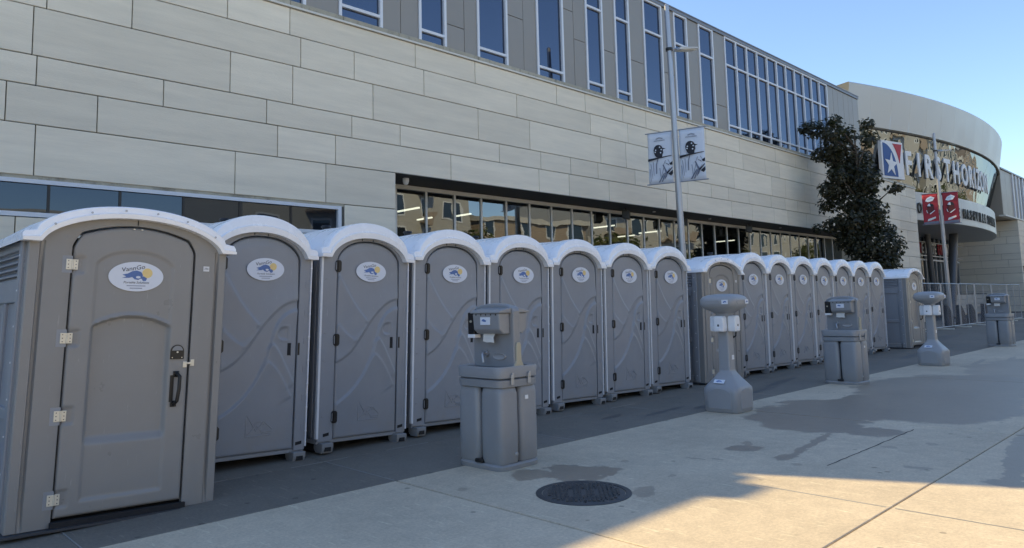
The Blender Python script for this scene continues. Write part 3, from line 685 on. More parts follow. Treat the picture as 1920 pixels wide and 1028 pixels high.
def polyd(X, Zz, pts):
    """distance, side and parameter of a grid of points to a smoothed polyline"""
    P = np.array(pts, float)
    for _ in range(2):
        Q = [P[0]]
        for a, b in zip(P, P[1:]): Q += [a*.75+b*.25, a*.25+b*.75]
        P = np.array(Q+[P[-1]])
    best = np.full(X.shape, 9.); side = np.zeros(X.shape); par = np.zeros(X.shape)
    for i, (a, b) in enumerate(zip(P, P[1:])):
        d = b-a; L = d@d; t = np.clip(((X-a[0])*d[0]+(Zz-a[1])*d[1])/L, 0, 1)
        ex, ez = X-(a[0]+t*d[0]), Zz-(a[1]+t*d[1]); r = np.hypot(ex, ez); cr = d[0]*ez-d[1]*ex
        m = r < best; best[m] = r[m]; side[m] = np.sign(cr)[m]; par[m] = ((i+t)/(len(P)-1))[m]
    return best, side, par
def sstep(a, b, x): t = np.clip((x-a)/(b-a), 0, 1); return t*t*(3-2*t)
def door_mesh(name, x0, x1, zb, zs, zt, rel, mat, nu=64, nv=150, arch=arch):
    xc, hw = (x0+x1)/2, (x1-x0)/2
    u = np.linspace(-1, 1, nu); v = np.linspace(0, 1, nv); V = []; F = []
    top = np.array([zs+(zt-zs)*arch(t*.995) for t in u])
    X = xc+hw*u[None, :]*np.ones((nv, 1)); Zz = zb+(top[None, :]-zb)*v[:, None]
    D = rel(X, Zz, X-x0, x1-X, top[None, :]-Zz)
    edge = np.minimum(np.minimum(X-x0, x1-X), np.minimum(Zz-zb, top[None, :]-Zz)); Y = -D+.012*(1-sstep(0, .014, edge))
    n0 = nu*nv
    V = [(X[j, i], Y[j, i], Zz[j, i]) for j in range(nv) for i in range(nu)]
    F = [(j*nu+i, j*nu+i+1, (j+1)*nu+i+1, (j+1)*nu+i) for j in range(nv-1) for i in range(nu-1)]
    ring = [i for i in range(nu)]+[j*nu+nu-1 for j in range(1, nv)]+[(nv-1)*nu+i for i in range(nu-2, -1, -1)]+[j*nu for j in range(nv-2, 0, -1)]
    k0 = len(V); V += [(V[i][0], .05, V[i][2]) for i in ring]; n = len(ring)
    F += [(ring[k], k0+k, k0+(k+1) % n, ring[(k+1) % n]) for k in range(n)]
    mb = MB(); mb.v = V; mb.f = F; return mb.mesh(name, mat, 60)
def frame_mesh(W, x0, x1, zb, zs, zt, ze, zp, mat, groove=None, gap=.013, th=.10, arch_in=None):
    """front shell between the door opening and the outer edge"""
    xc, hw = (x0+x1)/2, (x1-x0)/2+gap; N = 46
    inn = []; out = []
    for k in range(12): z = zb+(zs-zb)*k/12; inn.append((x0-gap, z)); out.append((-W/2, zb+(ze-zb)*k/12))
    for k in range(N+1):
        t = -math.cos(PI*k/N); inn.append((xc+hw*t, zs+gap+(zt-zs)*(arch_in or arch)(t*.998))); out.append((W/2*t, ze+(zp-ze)*arch(t*.998, 2.0)))
    for k in range(11, -1, -1): z = zb+(zs-zb)*k/12; inn.append((x1+gap, z)); out.append((W/2, zb+(ze-zb)*k/12))
    cols = [(0, .05), (0, .004), (.03, 0), (.25, 0), (.5, 0), (.62, 0), (.66, 0), (.72, 0), (.76, 0), (.86, 0), (.97, 0), (1, .006), (1, th)]
    rows = []
    for t, y in cols:
        r = []
        for (a, b), (c, d) in zip(inn, out):
            z = b+(d-b)*t; yy = y
            if groove and .64 < t < .74: yy = y+groove*float(sstep(zb+.10, zb+.16, z)*(1-sstep(ze-.14, ze-.10, z)))
            r.append((a+(c-a)*t, yy, z))
        rows.append(r)
    return MB().grid(rows).mesh('front_frame', mat, 35)
def roof_mesh(W, aw, zl, ze, zlc, zpk, depth, mat, yf=-.075):
    """hood with an arched front band and a barrel running back; aw = half width of the arch"""
    N = 36; L = []; U = []
    hw = W/2
    for x in (-hw, -hw, -hw+.012): L.append((x, zl))
    U += [(-hw, zl), (-hw, ze-.02), (-hw+.012, ze)]
    L.append((-aw-.004, zl)); U.append((-aw-.035, ze+.012))
    for k in range(N+1):
        t = -math.cos(PI*k/N); L.append((aw*t*.985, zl+(zlc-zl)*arch(t*.99, 2.1))); U.append(((aw+.025)*t, ze+.015+(zpk-ze-.015)*arch(t*.985, 2.1)))
    L.append((aw+.004, zl)); U.append((aw+.035, ze+.012))
    for x in (hw-.012, hw, hw): L.append((x, zl))
    U += [(hw-.012, ze), (hw, ze-.02), (hw, zl)]
    def row(s, y, dz=0., sx=1.):
        return [((a+(c-a)*s)*sx, y, b+(d-b)*s+dz) for (a, b), (c, d) in zip(L, U)]
    rows = [row(0, .03), row(0, yf), row(.36, yf-.004), row(.44, yf+.014), row(.90, yf+.02), row(.975, yf+.028), row(1, yf+.048), row(1, .13), row(.93, .17), row(.93, depth*.5, .012), row(.93, depth-.05), row(.88, depth-.01), row(0, depth)]
    for i in (8, 9, 10, 11):   # keep the outer skirt full height behind the hood
        for j in list(range(4))+list(range(len(L)-4, len(L))): x, y, z = rows[i][j]; rows[i][j] = (U[j][0], y, U[j][1])
    return MB().grid(rows).mesh('roof', mat, 32)
def foot(par, x):
    MB().prism([(-.07,.10),(-.07,.05),(-.05,.0),(.06,.0),(.10,.04),(.10,.10)], x-.065, x+.065, 'x').obj('skid_foot', m_plb, par, bevel=.008)
    MB().box(x-.035, x+.035, -.073, -.04, .022, .062).obj('foot_slot', m_dark, par)

def make_new():
    t = thing('portable_toilet', 'x', 'portable toilet')
    x0, x1, zb, zs, zt = -.352, .412, .125, 1.955, 2.175
    def P(u, zy):
        yb = 948-45*u; return (x0+(x1-x0)*u, .125+(yb-zy)*(.00207+.00011*u))
    curves = [([P(.0,130),P(.10,190),P(.25,275),P(.49,370)], -1, .015, .10),
              ([P(1.02,234),P(.81,255),P(.64,310),P(.47,385),P(.345,462),P(.185,532),P(-.02,575)], -1, .017, .13),
              ([P(1.02,282),P(.84,303),P(.71,362),P(.655,440),P(.59,520),P(.48,612),P(.31,695),P(.14,752),P(-.02,790)], 1, .017, .13),
              ([P(.02,385),P(.12,425),P(.30,466)], -1, .012, .06), ([P(.30,466),P(.38,430),P(.47,385)], 1, .009, .05),
              ([P(.66,440),P(.75,475),P(.83,525),P(.99,625)], -1, .014, .08), ([P(.60,520),P(.72,550),P(.82,600),P(.95,680)], -1, .012, .10)]
    def rel(X, Zz, dl, dr_, dt):
        H = np.zeros(X.shape)
        for pts, sd_, amp, sig in curves:
            d, s_, p = polyd(X, Zz, pts); s_ = s_*sd_
            fade = sstep(0, .12, p)*sstep(0, .12, 1-p) if len(pts) < 5 else 1.0
            H += amp*fade*np.where(s_ > 0, np.exp(-(d/sig)**1.3), np.exp(-(d/.010)**2))
        cx, cz = x0+.80*(x1-x0), 1.245     # D-shaped pull recess
        d = np.maximum(np.hypot(np.minimum(X-cx-.01, 0), Zz-cz)-.062, X-cx-.058); d = np.maximum(d, np.abs(Zz-cz)-.07)
        H -= .012*(1-sstep(-.012, .004, d)); H += .006*np.exp(-((d-.008)/.008)**2)
        H += .010*sstep(.0, .07, dt)*0
        H += .006*(sstep(.02, .10, dt)-1)
        return H
    link('door', door_mesh('door', x0, x1, zb, zs, zt, rel, m_pla), t)
    dm = [c for c in kids(t) if c.name.startswith('door')][0]
    link('front_frame', frame_mesh(1.08, x0, x1, .11, zs, zt, 2.02, 2.30, m_pla), t)
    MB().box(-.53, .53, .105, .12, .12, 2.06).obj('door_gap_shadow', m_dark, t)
    sh = MB()
    for s_ in (-1, 1):
        sh.box(min(s_*.50, s_*.525), max(s_*.50, s_*.525), .10, 1.14, .12, 2.02)
        for yy in (.12, .48, .84, 1.08): sh.box(min(s_*.52, s_*.54), max(s_*.52, s_*.54), yy, yy+.07, .14, 2.0)
    sh.box(-.53, .53, 1.1, 1.16, .12, 2.02); sh.obj('cabin_shell', m_pla, t, bevel=.006)
    for s_ in (-1, 1):
        for k in range(4): MB().prism([(s_*.525, 1.78+.05*k), (s_*.545, 1.78+.05*k), (s_*.525, 1.815+.05*k)], .25, .75).obj('louvre', m_pla, t)
        foot(t, s_*.455)
        MB().box(s_*.455-.05, s_*.455+.05, .1, 1.18, .0, .09).obj('skid', m_dark, t)
    MB().box(-.54, .54, .02, 1.17, .085, .122).obj('floor_pan', m_pla, t, bevel=.006)
    MB().box(-.557, -.532, -.012, .03, .14, 1.99).obj('edge_trim', m_trim, t, bevel=.003, seg=1)
    e = MB().box(.537, .55, -.012, .03, .14, 1.99)
    for k in range(8): e.box(.530, .549, -.018, -.008, .28+.23*k, .295+.23*k)
    e.obj('edge_trim', m_trim, t)
    for zz in (1.90, 1.13, .345):
        h = MB().prism([(-.033,-.045),(-.018,-.062),(.018,-.062),(.033,-.045),(.033,.045),(.018,.062),(-.018,.062),(-.033,.045)], -.016, .01).obj('hinge', m_black, t, bevel=.004, loc=(x0-.004, 0, zz))
        MB().box(-.012, .012, -.024, -.015, -.05, .05).obj('hinge_knuckle', m_black, h)
        MB().box(-.034, -.028, -.019, -.015, -.04, .04).obj('hinge_edge', m_pla, h)
    MB().disc(x0+.765*(x1-x0), 1.245, .012, .018, .006, 14, .004).obj('key_slot', m_black, t)
    MB().disc(x0+.82*(x1-x0), 1.25, .008, .008, .004, 10, .004).obj('indicator', m_trim, t)
    MB().box(.315, .352, -.006, .004, 1.03, 1.15).obj('pull_slot', m_dark, t); MB().box(.350, .358, -.012, .004, 1.025, 1.155).obj('pull_lip', m_pla, t, bevel=.003)
    MB().box(.428, .447, -.004, .004, 1.03, 1.15).obj('strike', m_black, t)
    for xx in (-.44, .475): MB().prism([(xx-.035,.155),(xx+.03,.165),(xx+.03,.195),(xx-.035,.185)], -.004, .004).obj('base_slot', m_dark, t)
    for k in range(6):
        MB().box(-.50, -.475, -.004, .003, .35+.28*k, .362+.28*k).obj('rib_mark', m_plb, t)
        MB().box(.49, .512, -.004, .003, .30+.28*k, .36+.28*k).obj('rib_mark', m_pla, t)
    em = MB(); E0, E1 = .0, .38
    def em_line(pts): em.tube([(a, -.0015, b) for a, b in pts], .0042, 6)
    em_line([(-.13,.0),(-.13,.20),(-.075,.12),(-.03,.045)]); em_line([(-.13,.0),(.12,.0)]); em_line([(-.115,.01),(-.03,.095),(.02,.045)]); em_line([(-.03,.045),(.05,.125),(.13,.055)])
    em_line([(.02,.035),(.125,.035)]); em_line([(.03,.018),(.12,.018)])
    em_line([(.0+.05*math.cos(q), .085+.05*math.sin(q)) for q in np.linspace(.3, 2.8, 9)])
    em.obj('mountain_emblem', m_pla, t, 40, loc=(.06, -.001, .285))
    stickers(t, .042, 1.865, -.012)
    link('roof', roof_mesh(1.17, .47, 1.985, 2.085, 2.215, 2.385, 1.22, m_roof), t)
    MB().loft([(2.30,.045,.045,2,.0,.9),(2.42,.045,.045,2,.0,.9),(2.43,.06,.06,2,.0,.9),(2.45,.05,.05,2,.0,.9)], 14).obj('vent_cap', m_black, t, 40)
    for k in (-1, 1): MB().box(k*.07-.002, k*.07+.002, -.008, .0, 2.19, 2.225).obj('arch_seam', m_dark, t)
    return t

def make_old():
    t = thing('portable_toilet', 'x', 'portable toilet')
    W = 1.36; x0, x1, zb, zs, zt = -.405, .425, .075, 1.90, 2.095; xc, hw = .01, .415
    def rel(X, Zz, dl, dr_, dt):
        u = (X-xc)/.272; pt = 1.80+.125*np.array(np.maximum(0, 1-np.abs(np.clip(u, -1, 1))**2.2)**.6)
        d = np.maximum(np.maximum(np.abs(X-xc)-.272, Zz-pt), .165-Zz)
        ins = 1-sstep(-.020, .004, d)
        H = -.013*ins
        lip = 1.36+.075*(1-np.clip(u, -1, 1)**2)
        H += -.036*ins*(1-sstep(-.006, .008, Zz-lip))*sstep(.535, .60, Zz)*(.8+.2*np.clip((Zz-.56)/.6, 0, 1))
        H += .008*np.exp(-((Zz-lip-.016)/.012)**2)*ins
        for zz in (1.80, 1.285, .755, .20): H -= .012*(1-sstep(.050, .062, np.abs(Zz-zz)))*(1-sstep(.065, .08, dl))
        return H
    link('door', door_mesh('door', x0, x1, zb, zs, zt, rel, m_plw, 76, 176, arch_flat), t)
    link('front_frame', frame_mesh(W, x0, x1, .02, zs, zt, 1.97, 2.19, m_plw, groove=.028, gap=.013, arch_in=arch_flat), t)
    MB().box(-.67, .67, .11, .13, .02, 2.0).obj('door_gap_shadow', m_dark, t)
    MB().box(-.72, .80, -.05, 1.3, 0, .016).obj('base_plate', m_boll, t); MB().box(x0-.02, x1+.03, -.025, .02, .016, .055).obj('threshold', m_dark, t)
    sh = MB()
    for s_ in (-1, 1):
        a, b = sorted((s_*.63, s_*.655)); sh.box(a, b, .10, 1.26, .016, 1.97)
        a, b = sorted((s_*.64, s_*.70))
        sh.box(a, b, .10, .19, .02, 1.965); sh.box(a, b, 1.17, 1.26, .02, 1.965)
        a, b = sorted((s_*.64, s_*.68))
        sh.box(a, b, .19, .24, .02, 1.62); sh.box(a, b, 1.12, 1.17, .02, 1.62); sh.box(a, b, .19, 1.17, 1.53, 1.70); sh.box(a, b, .19, 1.17, .02, .14)
        sh.box(a, b, .65, .71, .14, 1.53); sh.box(a, b, .24, .65, .72, .80)
        sh.box(a, b, .19, 1.17, 1.90, 1.965)
    sh.box(-.66, .66, 1.24, 1.28, .016, 1.97); sh.obj('cabin_shell', m_pla, t, bevel=.010)
    for s_ in (-1, 1):
        for k in range(4): MB().prism([(s_*.652, 1.715+.046*k), (s_*.688, 1.715+.046*k), (s_*.688, 1.725+.046*k), (s_*.652, 1.755+.046*k)], .22, 1.12).obj('louvre', m_pla, t)
        rv = MB()
        for k in range(8): rv.loft([(0,.0075,.0075,2,0,0),(.004,.006,.006,2,0,0)], 8); q = rv.v[-16:]; rv.v[-16:] = [(s_*(.70+p[2]), .145+p[0], .14+.245*k+p[1]) for p in q]
        rv.obj('rivets', m_trim, t)
    for zz in (1.80, 1.285, .755, .20):
        pk = MB().box(-.062, .0, -.0015, .004, -.06, .06).obj('hinge_pocket', m_pla, t, loc=(x0-.006, 0, zz))
        h = MB().box(-.040, -.004, -.008, -.002, -.037, .037).box(.004, .036, -.004, .002, -.037, .037).obj('hinge', m_steel, t, bevel=.002, seg=1, loc=(x0-.006, 0, zz))
        MB().tube([(0,-.008,-.036),(0,-.008,.036)], .0055, 8).obj('hinge_pin', m_steel, h)
        for a in (-.026, .022):
            for b in (-.024, 0, .024): MB().disc(a, b, .0036, .0036, -.0092 if a < 0 else -.0052, 8, .002).obj('screw', m_boll, h)
    zz = 1.165; i_ = MB().prism([(.05*math.cos(q), .012+.052*math.sin(q)) for q in np.linspace(0, PI, 14)]+[(-.05,-.045),(.05,-.045)], -.006, .0).obj('occupancy_dial', m_black, t, loc=(.338, -.002, zz))
    MB().prism([(.04*math.cos(q), .016+.040*math.sin(q)) for q in np.linspace(.1, PI-.1, 12)], -.008, -.005).obj('dial_window', m_plb, i_)
    MB().disc(0, .008, .007, .007, -.011, 10, .004).obj('dial_knob', m_steel, i_); MB().disc(-.035, -.033, .004, .004, -.008, 8, .003).obj('screw', m_steel, i_); MB().disc(.035, -.033, .004, .004, -.008, 8, .003).obj('screw', m_steel, i_)
    MB().box(.385, .415, -.008, .0, 1.055, 1.10).box(.440, .468, -.010, .0, 1.065, 1.115).box(.412, .445, -.014, -.006, 1.08, 1.095).obj('hasp', m_steel, t, bevel=.002)
    hd = MB(); hd.box(.318, .362, -.010, .0, .985, 1.03); hd.box(.308, .352, -.010, .0, .765, .81)
    hd.tube([(.340,-.008,1.02),(.352,-.05,.99),(.349,-.056,.90),(.340,-.05,.81),(.330,-.008,.78)], .014, 8); hd.box(.298, .326, -.006, .0, .80, 1.0); hd.obj('handle', m_black, t, 40, bevel=.003)
    MB().box(.50, .545, -.004, .0, 1.80, 1.84).obj('number_plate', m_trim, t)
    text_obj('number', '396', .022, m_stk, t, (.5225, -.0045, 1.82))
    for a, b in ((-.025, .0), (.03, .0)): MB().disc(.0+a, 2.085, .008, .005, -.008, 8, .006).obj('bolt', m_steel, t)
    MB().box(-.003, .003, -.004, .002, 2.115, 2.17).obj('arch_seam', m_dark, t)
    stickers(t, .012, 1.725, .006)
    link('roof', roof_mesh(1.46, .615, 1.945, 2.015, 2.155, 2.245, 1.34, m_roof), t)
    rv = MB()
    for k in range(6):
        q = -.55+.22*k; rv.disc(q, 1.965+.235*arch(q/.62, 2.1)+.01, .008, .008, -.086, 8, .006)
    tag(rv.obj('roof_screws', m_galv, t), kind='stuff')
    return t

tn, to = make_new(), make_old()
ORD = ['first', 'second', 'third', 'fourth', 'fifth', 'sixth', 'seventh', 'eighth']
def put(o, X, Y, W, tilt, label, group, rz=0.):
    for ch in kids(o):
        if ch.name.startswith('oval_sticker'): ch.rotation_euler = (0, random.uniform(-.05, .05), 0); ch.location.x += random.uniform(-.012, .012); ch.location.z += random.uniform(-.015, .012)
    o.location = (X+W/2, Y, 0); o.rotation_euler = (0, math.radians(tilt), rz); o['label'] = label; o['group'] = group
put(to, 1.0, 5.80, 1.36, 2.2, 'large warm grey toilet with metal hinges and black handle, nearest the camera', 'portable toilets of the older kind')
spots = [2.53, 3.76, 4.96, 6.16, 7.36, 8.56, 9.75]
new_list = []
for i, X in enumerate(spots):
    o = tn if i == 0 else copy_tree(tn)
    put(o, X, 6.73+.018*(X-3.8), 1.09, 2.1-.14*i, 'white-roofed grey toilet with embossed swirl door, %s of the near seven from the left' % ORD[i], 'portable toilets with swirl doors', random.uniform(-.012, .012))
o = copy_tree(to); put(o, 11.28, 6.80, 1.36, 1.2, 'warm grey toilet with metal hinges standing mid-row behind the near sanitizer stand', 'portable toilets of the older kind')
for i in range(7):
    X = 12.76+1.168*i; o = copy_tree(tn)
    put(o, X, 6.90+.02*i, 1.09, 1.0, 'white-roofed grey toilet with embossed swirl door, %s of the far seven from the left' % ORD[i], 'portable toilets with swirl doors', random.uniform(-.015, .015))
o = copy_tree(to); put(o, 21.95, 6.78, 1.36, .8, 'last portable toilet at the far right end of the row, louvred side showing', 'portable toilets of the older kind')

# ================================================================== HAND WASH STATIONS
def make_wash():
    t = thing('handwash_station', 'x', 'hand wash station')
    a, b = .285, .245          # half size across (y) and along (x)
    MB().loft([(0,b+.015,a+.01,6,0,0),(.035,b+.02,a+.015,6,0,0),(.05,b+.005,a,6,0,0)], 40).obj('base', m_plb, t, 40)
    for sx in (-1, 1):
        for sy in (-1, 1):
            cx, cy = sx*b*.52, sy*a*.52; hx, hy = b*.485, a*.485
            MB().loft([(.045,hx*.9,hy*.9,5,cx,cy),(.07,hx,hy,5,cx,cy),(.30,hx*1.02,hy*1.02,5,cx,cy),(.66,hx*1.0,hy*1.0,5,cx,cy),(.705,hx*.93,hy*.93,5,cx,cy),(.73,hx*.8,hy*.8,5,cx,cy)], 28).obj('tank', m_plb, t, 50)
    MB().box(-b*.8, b*.8, -a*.8, a*.8, .05, .74).obj('core', m_dark, t)
    MB().loft([(.715,b-.01,a-.01,7,0,0),(.725,b+.012,a+.012,7,0,0),(.785,b+.016,a+.016,7,0,0),(.792,b+.0,a+.0,7,0,0)], 44).obj('lower_rim', m_plb, t, 40)
    MB().loft([(.795,b-.004,a-.004,7,0,0),(.805,b+.016,a+.016,7,0,0),(.885,b+.024,a+.022,7,0,0),(.905,b+.016,a+.014,7,0,0),(.900,b-.03,a-.04,5,0,0),(.80,b-.07,a-.08,4,0,0)], 44).obj('basin', m_plb, t, 40)
    for s_ in (-.12, .10):
        l = MB().box(s_-.018, s_+.018, -a-.034, -a-.018, .745, .835).box(s_-.012, s_+.012, -a-.040, -a-.030, .80, .85).obj('latch', m_galv, t, bevel=.003)
    bd = [(-a+.015,.88)]+[(-a+.015,1.40)]+[(-a+.035,1.435)]+[((a-.04)*math.sin(q)*.86, 1.44+.035*math.cos(q)) for q in np.linspace(-1.2, 1.2, 12)]+[(a-.035,1.435),(a-.015,1.40),(a-.015,.88)]
    MB().prism(bd, -.045, .045, 'x').obj('splash_board', m_plb, t, bevel=.014, seg=3)
    MB().prism([(-.075,.865),(.075,.865),(.06,.91),(.032,.95),(.030,1.09),(.018,1.115),(-.018,1.115),(-.030,1.09),(-.032,.95),(-.06,.91)], -a-.003, -a+.014).obj('bracket', m_tan, t, bevel=.004)
    for s_ in (-1, 1):
        d = link('towel_dispenser', None, t)
        pr = [(s_*.046,1.385),(s_*.19,1.385),(s_*.175,1.235),(s_*.13,1.195),(s_*.046,1.195)]
        bx = MB().prism(pr, -.225, .125); bx.obj('case', m_plb, d, bevel=.012)
        MB().prism([(s_*.046,1.385),(s_*.205,1.385),(s_*.195,1.408),(s_*.046,1.435)], -.245, .145).obj('lid', m_plb, d, bevel=.008)
        MB().add([(s_*.10,-.09,1.205),(s_*.10,.07,1.205),(s_*.115,.06,1.16),(s_*.11,.07,1.125),(s_*.11,.02,1.115),(s_*.115,-.04,1.118),(s_*.11,-.08,1.112),(s_*.115,-.075,1.16)], [(0,1,2,7),(7,2,3,4),(7,4,5,6)]).obj('paper_towel', m_paper, d)
        MB().box(min(s_*.186,s_*.189), max(s_*.186,s_*.189), -.11, .02, 1.28, 1.35).obj('sticker', m_stick, d)
        MB().prism([(-.06,1.318),(-.03,1.332),(-.01,1.330),(.0,1.315),(-.02,1.310),(-.05,1.306)], min(s_*.189,s_*.191), max(s_*.189,s_*.191), 'x').obj('wave_print', m_stb, d)
        for k in range(5): MB().box(min(s_*.186,s_*.1915), max(s_*.186,s_*.1915), -.19+.065*k, -.18+.065*k, 1.365, 1.38).obj('notch', m_dark, d)
        so = MB().box(min(s_*.046,s_*.14), max(s_*.046,s_*.14), .155, .245, 1.19, 1.395).obj('soap_dispenser', m_black, t, bevel=.008)
        MB().box(min(s_*.06,s_*.14), max(s_*.06,s_*.14), .150, .250, 1.155, 1.19).obj('push_bar', m_white, so, bevel=.006)
        MB().loft([(0,.012,.016,2,0,0),(.003,.012,.016,2,0,0)], 12).obj('level_window', m_tan, so, loc=(s_*.141, .20, 1.31), rot=(0, s_*PI/2, 0))
        fa = MB().tube([(s_*.05,.08,1.01),(s_*.10,.08,1.02),(s_*.12,.07,1.0),(s_*.12,.06,.93)], .013, 10); fa.tube([(s_*.046,.08,1.01),(s_*.07,.08,1.01)], .03, 14); fa.obj('faucet', m_galv if s_ < 0 else m_plb, t, 50)
        MB().loft([(0,.03,.085,2,0,0),(.012,.028,.08,2,0,0),(.004,.018,.06,2,0,0)], 24).obj('soap_dish', m_pln, t, 50, loc=(s_*.046, -.085, .985), rot=(0, s_*PI/2, 0))
        MB().box(min(s_*(b-.05),s_*(b+.02)), max(s_*(b-.05),s_*(b+.02)), -.05, .05, .05, .085).obj('foot_pump', m_black, t, bevel=.01)
    MB().loft([(0,.02,.02,2,0,0),(.006,.016,.016,2,0,0)], 14).obj('drain_cap', m_galv, t, loc=(-.06, -a-.003, .13), rot=(PI/2, 0, 0))
    MB().box(.06, .10, -a-.010, -a-.004, .60, .635).obj('tag', m_white, t)
    return t
ws = make_wash()
for i, (X, Y, lab, rz) in enumerate(((4.69, 5.03, 'grey hand wash station with paper towels, nearest the camera beside the manhole cover', .03), (12.84, 5.0, 'grey hand wash station with towel dispenser, middle one between the two sanitizer stands', -.05), (24.15, 5.1, 'grey hand wash station farthest away at the right edge, in front of the fence', -.1))):
    o = ws if i == 0 else copy_tree(ws); o.location = (X, Y, 0.001); o.rotation_euler = (0, 0, rz); o['label'] = lab; o['group'] = 'hand wash stations'
# ------------------------------------------------------------------ sanitizer stands
def make_san():
    t = thing('sanitizer_stand', 'x', 'sanitizer stand'); h = .240
    secs = [(0,h-.01,h-.01,7,0,0),(.02,h+.005,h+.005,7,0,0),(.25,h+.012,h+.012,7,0,0),(.305,h+.008,h+.008,7,0,0),(.345,h-.018,h-.018,6,0,0),(.44,h-.098,h-.098,6,0,0),(.515,.088,.088,7,0,0),(.54,.082,.082,8,0,0)]
    MB().loft(secs, 44).obj('base', m_pln, t, 45)
    for k in range(4):
        r = [(.16*math.cos(q), .235+.075*math.sin(q)) for q in np.linspace(0, PI, 15)]; r = [(.16, .05)]+r+[(-.16, .05)]
        MB().prism(r, -h-.014, -h-.004).obj('arch_panel', m_pln, t, bevel=.004, rot=(0, 0, k*PI/2))
    MB().loft([(.51,.084,.084,8,0,0),(.60,.080,.080,8,0,0),(1.10,.074,.074,8,0,0),(1.25,.078,.078,8,0,0),(1.30,.11,.11,6,0,0)], 36).obj('column', m_pln, t, 45)
    MB().loft([(1.285,.115,.115,4,0,0),(1.32,.17,.17,4,0,0),(1.355,.232,.232,4.5,0,0),(1.40,.256,.256,5,0,0),(1.465,.256,.256,5,0,0),(1.505,.232,.232,4.5,0,0),(1.53,.17,.17,4,0,0),(1.54,.08,.08,3,0,0)], 44).obj('head', m_pln, t, 50)
    for k in range(4):
        MB().prism([(-.12,1.405),(.06,1.405),(.075,1.42),(.075,1.445),(.06,1.46),(-.12,1.46),(-.135,1.445),(-.135,1.42)], -.260, -.25).obj('head_panel', m_pln, t, bevel=.003, rot=(0, 0, k*PI/2))
        d = MB().prism([(-.065,.0),(.065,.0),(.074,.06),(.070,.18),(.055,.21),(-.055,.21),(-.070,.18),(-.074,.06)], -.185, -.072).obj('dispenser', m_white, t, bevel=.016, seg=3, loc=(0, 0, 1.04), rot=(0, 0, k*PI/2))
        MB().box(-.03, .03, -.198, -.18, .01, .06).obj('push_lever', m_white, d, bevel=.008); MB().loft([(0,.012,.016,2,0,0),(.003,.012,.016,2,0,0)], 12).obj('logo_dot', m_boll, d, loc=(0, -.186, .085), rot=(PI/2, 0, 0))
    for sx, sy, rz in ((-1, 0, -PI/2), (0, -1, 0)):
        s = MB().box(-.045, .045, -.003, .0, -.028, .028).obj('sticker', m_stick, t, loc=(sx*.260+(.0 if sx else .13), sy*.262-(.0 if sy else .15), 1.432), rot=(0, 0, rz))
        MB().prism([(-.025,0),(0,.014),(.02,.01),(.025,-.008),(0,-.004),(-.02,-.012)], -.005, -.003).obj('wave_print', m_stb, s)
    s = MB().box(-.075, .075, -.003, .0, -.03, .03).obj('sticker', m_stick, t, loc=(-.195, .02, .395), rot=(-.78, 0, -PI/2))
    MB().prism([(-.045,0),(-.01,.018),(.02,.012),(.045,-.008),(0,-.004),(-.03,-.014)], -.005, -.003).obj('wave_print', m_stb, s)
    MB().box(-.03, .03, -.003, .0, -.03, .03).obj('label_plate', m_white, t, loc=(.02, -.080, .70))
    return t
sn = make_san()
for i, (X, Y, lab, rz) in enumerate(((8.85, 5.0, 'grey sanitizer stand with white dispensers, nearer one in front of the toilets', 0.03), (17.07, 4.84, 'grey sanitizer stand with white dispensers, farther one before the fence', -.06))):
    o = sn if i == 0 else copy_tree(sn); o.location = (X, Y, .001); o.rotation_euler = (0, 0, rz); o['label'] = lab; o['group'] = 'sanitizer stands'

# ================================================================== LAMP POSTS AND BANNERS
def lamp_post(X, Y, lab, arm):
    t = thing('lamp_post', lab, 'lamp post', (X, Y, 0), (0, -math.radians(1.9), 0), 'banner lamp posts')
    MB().tube([(0,0,0),(0,0,9.78)], [.105,.065], 20).obj('pole', m_pole, t, 40)
    MB().loft([(0,.2,.2,2,0,0),(.06,.2,.2,2,0,0),(.08,.14,.14,2,0,0)], 20).obj('base_flange', m_pole, t, 40)
    MB().loft([(9.78,.07,.07,2,0,0),(9.83,.03,.03,2,0,0)], 14).obj('cap', m_pole, t, 40)
    h = link('lamp_head', None, t, (0, 0, arm), (.16, -.05, -.55))
    MB().tube([(.05,0,0),(.22,0,.02)], .03, 8).obj('arm', m_pole, h, 40)
    MB().prism([(.2,-.03),(.25,-.04),(.80,-.02),(.80,.02),(.25,.04)], -.22, .22).obj('housing', m_lhead, h, bevel=.01); MB().box(.30, .76, -.18, .18, -.048, -.03).obj('lens', m_drip, h)
    MB().loft([(arm-.04,.10,.10,2,0,0),(arm+.04,.10,.10,2,0,0)], 16).obj('clamp', m_black, t, 40)
    return t
PY = 10.9
P1 = (17.32, PY); P2 = (41.75, PY)
lamp_post(*P1, 'grey lamp post with white banners behind the near toilets', 8.52)
lamp_post(*P2, 'grey lamp post with red banners by the entrance', 8.9)
BD = math.atan2(.955, -.30)      # banner direction on plan
